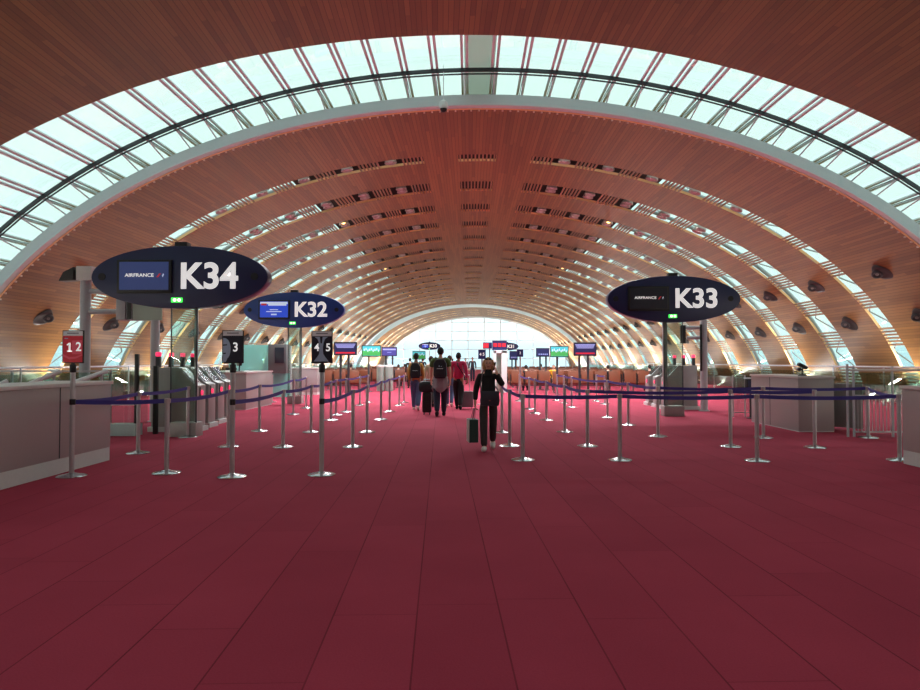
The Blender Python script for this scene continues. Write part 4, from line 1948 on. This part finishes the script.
    for n in 'LR':
        R3.update({'sh' + n: .075, 'el' + n: .058, 'cuf' + n: .043, 'el3' + n: .066})
    vs, fs = skin_chain([sc(J[n]) for n in o3], [(i3[a], i3[c]) for a, c in e3], [scr(R3[n]) for n in o3])
    b = MB()
    b.add(vs, fs)
    if scarf:
        b.lathe([(.115 * k, 1.375 * k), (.085 * k, 1.42 * k), (.07 * k, 1.45 * k), (.062 * k, 1.49 * k), (.058 * k, 1.50 * k)], (0, 0, 0), 16)
    b.build('top', top_m, t, angle=80)
    # shoes
    for n in 'LR':
        a, e = J['an' + n], J['to' + n]
        d = Vector((e.x - a.x, e.y - a.y, 0)).normalized()
        b = MB()
        c0 = Vector((a.x, a.y, a.z - .03)) - d * .03
        c1 = Vector((e.x, e.y, e.z)) + d * .02
        b.tube([sc(c0 - d * .03), sc(c0), sc((c0 + c1) / 2), sc(c1), sc(c1 + d * .045)], [.03 * k, .05 * k, .05 * k, .043 * k, .02 * k], 10)
        zmin = min(v[2] for v in b.v)
        lo = (min(a.z - .085, e.z - .045)) * k
        b.v = [(v[0], v[1], max(v[2], lo if pose != 'sit' else v[2])) for v in b.v]
        b.build('shoe', shoe_m, t, angle=70)
    # hair
    b = MB()
    hr = (.083, .102, .118)

    def keep(p):
        return not (p.y < -.25 and p.z < .45 - (.25 if abs(p.x) > .75 else 0)) and p.z > (-.55 if hair != 'short' else (-.78 if p.y > .35 else -.35))
    base = MB()
    base.ell((0, 0, 0), (1, 1, 1), 20, 14)
    vv = [Vector(v) for v in base.v]
    ff = [f for f in base.f if all(keep(vv[i]) for i in f)]
    used = sorted({i for f in ff for i in f})
    mp_ = {i: n for n, i in enumerate(used)}
    out = [sc(hc + Vector((vv[i].x * hr[0], vv[i].y * hr[1] + .006, vv[i].z * hr[2] + .008))) for i in used]
    inn = [sc(hc + Vector((vv[i].x * hr[0] * .88, vv[i].y * hr[1] * .88 + .006, vv[i].z * hr[2] * .88 + .008))) for i in used]
    n_ = len(used)
    fo = [[mp_[i] for i in f] for f in ff]
    edges = {}
    for f in fo:
        for a, c in zip(f, f[1:] + f[:1]):
            edges[(a, c)] = edges.get((a, c), 0) + 1
    rim = [e for e in edges if (e[1], e[0]) not in edges]
    b.add(out + inn, fo + [[i + n_ for i in f[::-1]] for f in fo] + [[e[1], e[0], e[0] + n_, e[1] + n_] for e in rim])
    if hair == 'long':
        b.tube([sc(hc + Vector(v)) for v in ((0, .06, .03), (0, .085, -.06), (0, .09, -.16), (0, .085, -.24))], [.07 * k, .085 * k, .075 * k, .03 * k], 12)
    if hair == 'bun':
        b.ell(sc(hc + Vector((0, .1, .06))), (.045 * k,) * 3, 10, 8)
    if hair == 'bob':
        for s in (-1, 1):
            b.tube([sc(hc + Vector(v)) for v in ((s * .06, .0, .07), (s * .082, .005, -.01), (s * .078, -.005, -.09), (s * .06, .0, -.13))], [.03 * k, .034 * k, .03 * k, .012 * k], 8)
        b.tube([sc(hc + Vector(v)) for v in ((0, .07, .03), (0, .085, -.06), (0, .07, -.13))], [.07 * k, .07 * k, .03 * k], 12)
    b.build('hair', hair_m, t, angle=80)
    return t, J, k


def fab(name, rgb):
    return mat(name, rgb, .85, var=.12, scale=40)


F_BLACK = fab('black_knit', (26, 26, 30))
F_CHAR = fab('charcoal_trousers', (58, 52, 52))
F_JEANS = fab('blue_denim', (84, 104, 140))
F_NAVY = fab('dark_navy_denim', (38, 44, 64))
F_OCHRE = fab('ochre_knit', (188, 140, 66))
F_GREEN = fab('olive_green_cotton', (84, 108, 58))
F_PINK = fab('raspberry_cotton', (188, 32, 84))
F_BEIGE = fab('beige_cotton', (198, 178, 152))
F_RED = fab('dusty_red_cotton', (150, 60, 66))
F_GREY = fab('grey_jacket', (150, 146, 152))
F_YELLOW = fab('yellow_cotton', (226, 160, 28))
F_DGREY = fab('dark_grey_coat', (66, 64, 72))
HAIR_BLOND = fab('blond_hair', (204, 156, 106))
HAIR_BLACK = fab('black_hair', (30, 24, 24))
HAIR_BROWN = fab('brown_hair', (66, 46, 36))
SHOE_W = fab('white_sneaker', (226, 222, 214))
SHOE_B = fab('black_shoe', (28, 28, 30))

# the woman walking towards the viewer
pw = at(488.5, 450)
wk = 1.56
arms = dict(elR=(-.235, .03, 1.13), wrR=(-.245, -.03, .90),
            elL=(.27, -.08, 1.20), wrL=(.155, -.13, 1.44), haL=(.135, -.08, 1.505))
woman, J, k = person('woman in black high-neck top walking forward with phone at her ear', (pw.x, pw.y, 0), -.05, wk, F_BLACK, F_CHAR, HAIR_BLOND, SHOE_W,
                     arms=arms, hair='bob', fem=True, scarf=True, phase=-1)
# sunglasses on the hair are part of her outfit
b = MB()
for s in (-1, 1):
    b.ell((s * .035 * k, -.088 * k, 1.69 * k), (.03 * k, .012 * k, .018 * k), 10, 6)
b.box((0, -.095 * k, 1.692 * k), (.03 * k, .008, .006))
b.build('sunglasses', M_BLACK, woman)
WM = Matrix.Translation((pw.x, pw.y, 0)) @ Matrix.Rotation(-.05, 4, 'Z')


def wpt(v):
    return WM @ Vector((v[0] * k, v[1] * k, v[2] * k))


t = thing('mobile_phone', 'dark phone held to the ear of the woman in black', 'phone', wpt((.112, -.05, 1.56)), -.05)
b = MB()
b.box((0, 0, 0), (.012, .072, .145), rot=Euler((.35, .15, .3)).to_matrix())
b.build('case', M_BLACK, t, bevel=.003)
b = MB()
b.box((-.0068, 0, 0), (.001, .064, .13), rot=Euler((.35, .15, .3)).to_matrix())
b.build('phone_screen', M_SCREENOFF, t, smooth=False)
# shoulder bag at her waist
M_BAG = mat('dark_slate_leather', (52, 54, 66), .45, var=.1)
c = wpt((.03, -.185, .965))
t = thing('shoulder_bag', 'dark slate shoulder bag worn across the woman in black', 'bag', c, -.05)
b = MB()
b.prism([(-.15, -.12), (.15, -.12), (.165, -.02), (.15, .12), (-.15, .12), (-.165, -.02)], -.05, .05, 'y')
b.build('bag_body', M_BAG, t, bevel=.02)
b = MB()
b.prism([(-.155, .125), (.155, .125), (.15, .0), (.12, -.05), (-.12, -.05), (-.15, .0)], -.06, -.045, 'y')
fl = b.build('flap', M_BAG, t, bevel=.005)
b = MB()
b.box((0, -.064, -.03), (.03, .008, .02))
b.build('clasp', M_CHROME, fl)
b = MB()
b.tube([(-.15, .02, .1), (-.155, .06, .25), (-.12, .02, .44), (-.1, .12, .47), (-.06, .3, .46), (.0, .38, .3), (.14, .28, .12), (.15, .04, .1)], .011, 6)
b.build('strap', mat('bag_strap_grey', (96, 92, 100), .6), t)
# paper shopping bag in her other hand
hp_ = wpt(J['haR'])
t = thing('shopping_bag', 'dark green paper shopping bag carried by the woman in black', 'shopping bag', (hp_.x - .01, hp_.y, 0), .15)
M_PAPERG = mat('dark_green_paper', (26, 64, 58), .55)
b = MB()
b.box((-.035, 0, .335), (.15, .30, .38), m=0)
b.box((.0405, 0, .335), (.002, .30, .38), m=1)
b.box((-.1105, 0, .335), (.002, .30, .38), m=1)
b.build('bag_body', [M_PAPERG, mat('pale_bag_edge', (190, 190, 184), .6)], t, smooth=False)
for x in (-.02, .02):
    b = MB()
    zt = hp_.z - .05
    b.tube([(x - .03, -.09, .52), (x * .5, -.03, zt - .01), (x * .5, .03, zt - .01), (x - .03, .09, .52)], .005, 6)
    b.build('handle', M_BLACK, t)


def backpack(p, heading, k, label, m, w=.3, h=.46, z=1.2):
    R = Matrix.Rotation(heading, 3, 'Z')
    c = Vector(p) + R @ Vector((0, .215 * k, 0))
    t = thing('backpack', label, 'backpack', (c.x, c.y, z * k), heading)
    b = MB()
    b.prism([(-w / 2 + .03, -h / 2), (w / 2 - .03, -h / 2), (w / 2, -h / 2 + .08), (w / 2, h / 2 - .12), (w / 2 - .07, h / 2), (-w / 2 + .07, h / 2), (-w / 2, h / 2 - .12), (-w / 2, -h / 2 + .08)], -.08, .085, 'y')
    b.build('main_pouch', m, t, bevel=.03)
    b = MB()
    b.prism([(-w * .38, -h * .42), (w * .38, -h * .42), (w * .38, -.02), (w * .3, .05), (-w * .3, .05), (-w * .38, -.02)], .08, .125, 'y')
    fp = b.build('front_pocket', m, t, bevel=.02)
    b = MB()
    b.box((.0, .128, .0), (w * .5, .004, .012))
    b.build('zip_pull', M_STRUCT, fp, smooth=False)
    for s in (-1, 1):
        b = MB()
        b.tube([(s * .1, -.09, h / 2 - .06), (s * .125, -.19, h / 2 + .04), (s * .13, -.32, h / 2 - .03), (s * .15, -.35, .0), (s * .17, -.2, -h / 2 + .1), (s * .12, -.08, -h / 2 + .06)], .018, 6)
        b.build('shoulder_strap', m, t)
    return t


M_PACK = mat('black_nylon_pack', (32, 32, 38), .7, var=.15)
M_PACK2 = mat('black_blue_nylon_pack', (30, 32, 44), .7, var=.15)
# travellers walking away
p = at(416, 410.5)
person('person in ochre top and blue jeans with a black backpack, walking away', (p.x, p.y, 0), PI, 1.74, F_OCHRE, F_JEANS, HAIR_BLACK, SHOE_W, M_SKIN2, fem=True, hair='short', bulk=1.15)
backpack(p, PI, 1.01, 'black backpack on the person in ochre top', M_PACK)
p = at(440.5, 416.5)
mt, Jm, km = person('man in olive green shirt with grey jacket around his waist, walking away', (p.x, p.y, 0), PI, 1.87, F_GREEN, F_NAVY, HAIR_BLACK, SHOE_B, M_SKIN, sleeve='short', phase=-1, bulk=1.15)
b = MB()
prof = [(.165, .98), (.185, .99), (.19, .9), (.20, .75), (.21, .66), (.19, .65)]
vs = []
n = 30
for r, z in prof:
    for q in range(n):
        a = 2 * PI * q / n
        rr = r * (1 + .06 * math.sin(a * 7) * (1 if z < .9 else .3))
        vs.append((rr * km * math.cos(a), (rr * .85) * km * math.sin(a) + .0, z * km + (.06 * math.sin(a * 3) if z < .7 else 0)))
fs = []
for i in range(len(prof) - 1):
    for q in range(n):
        q2 = (q + 1) % n
        fs.append([i * n + q, i * n + q2, (i + 1) * n + q2, (i + 1) * n + q])
b.add(vs, fs)
b.build('tied_jacket', F_GREY, mt, angle=80)
pk = backpack(p, PI, 1.08, 'black backpack with pale mark on the man in olive green', M_PACK2, .34, .52, 1.2)
b = MB()
b.prism([(-.05, .07), (-.03, .07), (-.01, .03), (.01, .09), (.03, .09), (.05, .05), (.03, .06), (-.01, .0)], .085, .089, 'y')
b.build('pale_mark', M_SIGNPALE, pk, smooth=False)
p = at(431, 407)
person('person in beige top between the ochre top and the olive green shirt', (p.x, p.y, 0), PI, 1.66, F_BEIGE, F_CHAR, HAIR_BROWN, SHOE_B, fem=True, hair='short', bulk=1.1)
p = at(449.5, 407)
person('person in dusty red top and jeans, half hidden by the man in olive green', (p.x, p.y, 0), PI, 1.68, F_RED, F_JEANS, HAIR_BROWN, SHOE_W, hair='short')
p = at(458.5, 409.5)
pp_, Jp, kp = person('person in raspberry pink top and black trousers, walking away', (p.x, p.y, 0), PI - .1, 1.76, F_PINK, F_BLACK, HAIR_BLACK, SHOE_B, M_SKIN2, bulk=1.15,
                     arms=dict(elR=(-.25, .08, 1.13), wrR=(-.28, .16, .93)))
b = MB()
pts = [(.1, -.14, 1.40), (.06, .0, 1.485), (-.0, .15, 1.32), (-.13, .14, 1.12), (-.18, .0, 1.02), (-.1, -.14, 1.12), (.04, -.15, 1.3), (.1, -.14, 1.40)]
b.tube([(x * kp, y * kp, z * kp) for x, y, z in pts], .016, 6)
b.build('cross_strap', F_BLACK, pp_)


def suitcase(px, py, label, m, w, h, handle, dz=0.06, lean=0.0):
    p = at(px, py)
    t = thing('suitcase', label, 'suitcase', p)
    d = .26
    b = MB()
    b.box((0, 0, dz + h / 2), (w, d, h))
    b.build('shell', m, t, bevel=.045)
    b = MB()
    for s in (-.3, -.1, .1, .3):
        b.box((s * w, -d / 2 - .002, dz + h / 2), (.025, .01, h * .8))
    b.build('ribs', m, t, smooth=False)
    for sx in (-1, 1):
        for sy in (-1, 1):
            b = MB()
            b.tube([(sx * (w / 2 - .05) - .012, sy * (d / 2 - .05), .03), (sx * (w / 2 - .05) + .012, sy * (d / 2 - .05), .03)], .03, 12)
            b.build('wheel', M_BLACK, t)
    b = MB()
    for s in (-.1, .1):
        b.tube([(s, d / 2 - .05, dz + h - .03), (s, d / 2 - .05, dz + h + handle)], .01, 6)
    b.tube([(-.11, d / 2 - .05, dz + h + handle), (.11, d / 2 - .05, dz + h + handle)], .016, 8)
    b.build('pull_handle', M_STRUCT, t)
    return t


p = at(427, 413)
suitcase(427, 414.5, 'slim black upright suitcase between the ochre top and the green shirt', mat('black_case', (26, 26, 28), .5), .26, .56, .36)
t = thing('travel_bag', 'black travel bag resting on the slim black suitcase', 'bag', (p.x + .03, at(427, 414.5).y - .0, .625))
b = MB()
b.ell((0, 0, .15), (.23, .16, .17), 20, 12, 0, lambda q: Vector([math.copysign(abs(c) ** .6, c) for c in q]))
b.v = [(v[0], v[1], max(v[2], 0)) for v in b.v]
b.build('bag_body', M_PACK, t)
b = MB()
b.tube([(-.12, -.05, .24), (-.08, -.03, .34), (.08, -.03, .34), (.12, -.05, .24)], .014, 6)
b.build('handle', M_PACK, t)
suitcase(466.5, 409, 'silver grey hard-shell suitcase pulled beside the person in pink', mat('silver_case', (128, 130, 136), .35, .3), .44, .5, .5)

# figures farther along the aisle and in the seats
far = [(472.5, 381, 1.78, F_DGREY, F_NAVY, HAIR_BROWN, 'person in dark grey coat standing alone in the far aisle', 0),
       (465.5, 380, 1.72, F_GREY, F_NAVY, HAIR_BLACK, 'person in pale grey top in the far aisle beside the grey coat', 0.4),
       (459, 392, 1.72, F_DGREY, F_BLACK, HAIR_BLACK, 'dark-haired person just beyond the pink top', PI),
       (410, 388, 1.66, F_BLACK, F_BLACK, HAIR_BLACK, 'person in black standing beyond the ochre top', PI),
       (447, 385, 1.7, F_DGREY, F_NAVY, HAIR_BROWN, 'dark-dressed person far beyond the green shirt', PI),
       (452.5, 378, 1.7, F_BLACK, F_BLACK, HAIR_BLACK, 'black-dressed person at the far end of the aisle', PI),
       (423, 381, 1.7, F_NAVY, F_BLACK, HAIR_BROWN, 'navy-dressed person far beyond the beige top', PI)]
for (px, py, H_, tm, lm, hm, lab, hd) in far:
    p = at(px, py)
    person(lab, (p.x, p.y, 0), hd, H_, tm, lm, hm, SHOE_B, pose='stand', group=None)


def seated(px, pyhead, y, tm, hm, lab, hd):
    p = aty(px, pyhead, y)
    # hips on the seat: the standing figure's pelvis 0.93 drops to 0.57
    o, J_, k_ = person(lab, (p.x, y, -.37), hd, 1.68, tm, F_NAVY, hm, SHOE_B, pose='sit')
    return o


seated(553.5, 366, 33.2, F_YELLOW, HAIR_BLACK, 'seated person in bright yellow top, K33 sign side', 0)
seated(608, 363, 31.06, F_BLACK, HAIR_BLACK, 'seated person with long black hair beyond the third cross row', PI)
seated(526, 364, 31.06, F_BLACK, HAIR_BLACK, 'seated dark-haired person beside the white portal', PI)
seated(649.5, 364, 31.06, F_BLACK, HAIR_BLACK, 'seated black-dressed person near the K33 sign leg', PI)
seated(387, 360, 36.76, F_BLACK, HAIR_BLACK, 'seated black-dressed person behind the grey bins', PI)
seated(398.5, 361, 36.76, F_DGREY, HAIR_BROWN, 'seated person in dark grey behind the travellers', PI)
seated(351, 363, 36.76, F_BLACK, HAIR_BLACK, 'seated person below the flight board beside the 4 5 sign', PI)
seated(405, 361, 43.26, F_RED, HAIR_BLACK, 'seated person in dusty red far behind the ochre top', PI)
seated(541, 362, 43.26, F_DGREY, HAIR_BROWN, 'seated person in dark grey in a rear bench row, K33 sign side', PI)

SKY = 1.3
EXPO = 0.22
DOWN_W = 960
UP_W = 540
UP_NEAR = 700
NEAR_W = 36
BACK_W = 70

# --------------------------------------------------------------- added lights


def area_light(name, loc, direction, sx, sy, power, color, parent=None):
    ld = bpy.data.lights.new(name, 'AREA')
    ld.shape = 'RECTANGLE'
    ld.size = sx
    ld.size_y = sy
    ld.energy = power
    ld.color = color
    o = bpy.data.objects.new(name, ld)
    COL.objects.link(o)
    d = Vector(direction).normalized()
    o.rotation_euler = d.to_track_quat('-Z', 'Y').to_euler()
    o.location = loc
    return o


# added fill light at the first holes' spotlights, which are mostly unlit
for (k, sg, h, o) in LAMPS:
    if h > 2:
        continue
    pw = DOWN_W * (1.0 if k < 2 else (.5 if k < 3 else (.26 if k < 6 else .08)))
    ld = bpy.data.lights.new('added_downlight', 'SPOT')
    ld.energy = pw
    ld.spot_size = math.radians(150)
    ld.spot_blend = .8
    ld.shadow_soft_size = .12
    ld.color = (.93, .98, 1.0)
    lo = bpy.data.objects.new('added_downlight', ld)
    COL.objects.link(lo)
    mw = o.matrix_world
    s = sg * (S0 + .84 + .42 + PER * h)
    lo.location = P(2, s, SLOTS[k][0], -.10)

for yc, hw in SLOT1[:5]:  # added spots without lamp bodies, put in to light the near hall
    for sg in (-1, 1):
        for h in (0, 2):
            ld = bpy.data.lights.new('added_downlight', 'SPOT')
            ld.energy = NEAR_W if yc > 4 else BACK_W
            ld.spot_size = math.radians(150)
            ld.spot_blend = .8
            ld.shadow_soft_size = .12
            ld.color = (.93, .98, 1.0)
            lo = bpy.data.objects.new('added_downlight', ld)
            COL.objects.link(lo)
            lo.location = P(1, sg * (S0 + .84 + .42 + PER * h), yc, -.02)

# added wall-washing troughs at both vault feet, unseen, put in to brighten it
M_TROUGH = mat('trough_grey', (120, 118, 116), .6)
TROUGHS = [(1, -9.5, UP_NEAR), (1, -1.0, UP_NEAR), (1, 8.0, UP_NEAR)] + [(2, 24 + 8 * k, UP_W * (1 + .3 * k + .06 * k * k)) for k in range(8)] + [(3, 96.5, UP_W * 18), (3, 105, UP_W * 18)]
for i, (seg, yc, pw) in enumerate(TROUGHS):
    for sg in (-1, 1):
        p = P(seg, sg * (SMAX - .45), yc, -1.0)
        t = thing('added_uplight_trough', 'added grey uplight trough at the vault foot, %s along, %s' % (ORD[i], SIDE[sg]), 'uplight', (p.x, p.y, 0), 0, 'added uplight troughs at the vault foot')
        b = MB()
        b.box((0, 0, .08), (.4, 7.4, .16))
        b.box((-sg * .19, 0, .35), (.03, 7.4, .5))
        b.box((sg * .19, 0, .25), (.03, 7.4, .3))
        b.build('housing', M_TROUGH, t, smooth=False)
        b = MB()
        b.box((0, 0, .2), (.16, 7.2, .04))
        b.build('added_tube', mat('added_tube_glow', (255, 226, 196), .4, emit=1.0), t, smooth=False)  # glowing strip of the added trough
        area_light('uplight', (p.x, p.y, .32), (-sg * .55, 0, 1), .25, 7.0, pw, (1.0, .95, .86))

# ---------------------------------------------------------- light and sky
w_ = bpy.data.worlds.new('overcast_sky')
scn.world = w_
w_.use_nodes = True
nt = w_.node_tree
bg = nt.nodes['Background']
tc = nt.nodes.new('ShaderNodeTexCoord')
sp = nt.nodes.new('ShaderNodeSeparateXYZ')
nt.links.new(tc.outputs['Generated'], sp.inputs[0])
rp = nt.nodes.new('ShaderNodeValToRGB')
nt.links.new(sp.outputs[2], rp.inputs[0])
e = rp.color_ramp.elements
e[0].position = 0.0
e[0].color = (.62, .84, .94, 1)
e[1].position = .06
e[1].color = (.90, .99, 1.0, 1)
for pos, c in ((.02, (.66, .86, .94, 1)), (.03, (.78, .95, 1.0, 1)), (.5, (.91, 1.0, .985, 1))):
    n_ = e.new(pos)
    n_.color = c
nt.links.new(rp.outputs[0], bg.inputs[0])
bg.inputs[1].default_value = SKY

scn.view_settings.view_transform = 'Standard'
scn.view_settings.look = 'None'
scn.view_settings.gamma = 1
scn.view_settings.exposure = EXPO
scn.view_settings.use_curve_mapping = False
scn.cycles.max_bounces = 8
scn.cycles.diffuse_bounces = 5
scn.cycles.glossy_bounces = 3
scn.cycles.transparent_max_bounces = 16
scn.cycles.transmission_bounces = 4
scn.cycles.caustics_reflective = False
scn.cycles.caustics_refractive = False
scn.cycles.sample_clamp_indirect = 8
scn.cycles.use_denoising = True
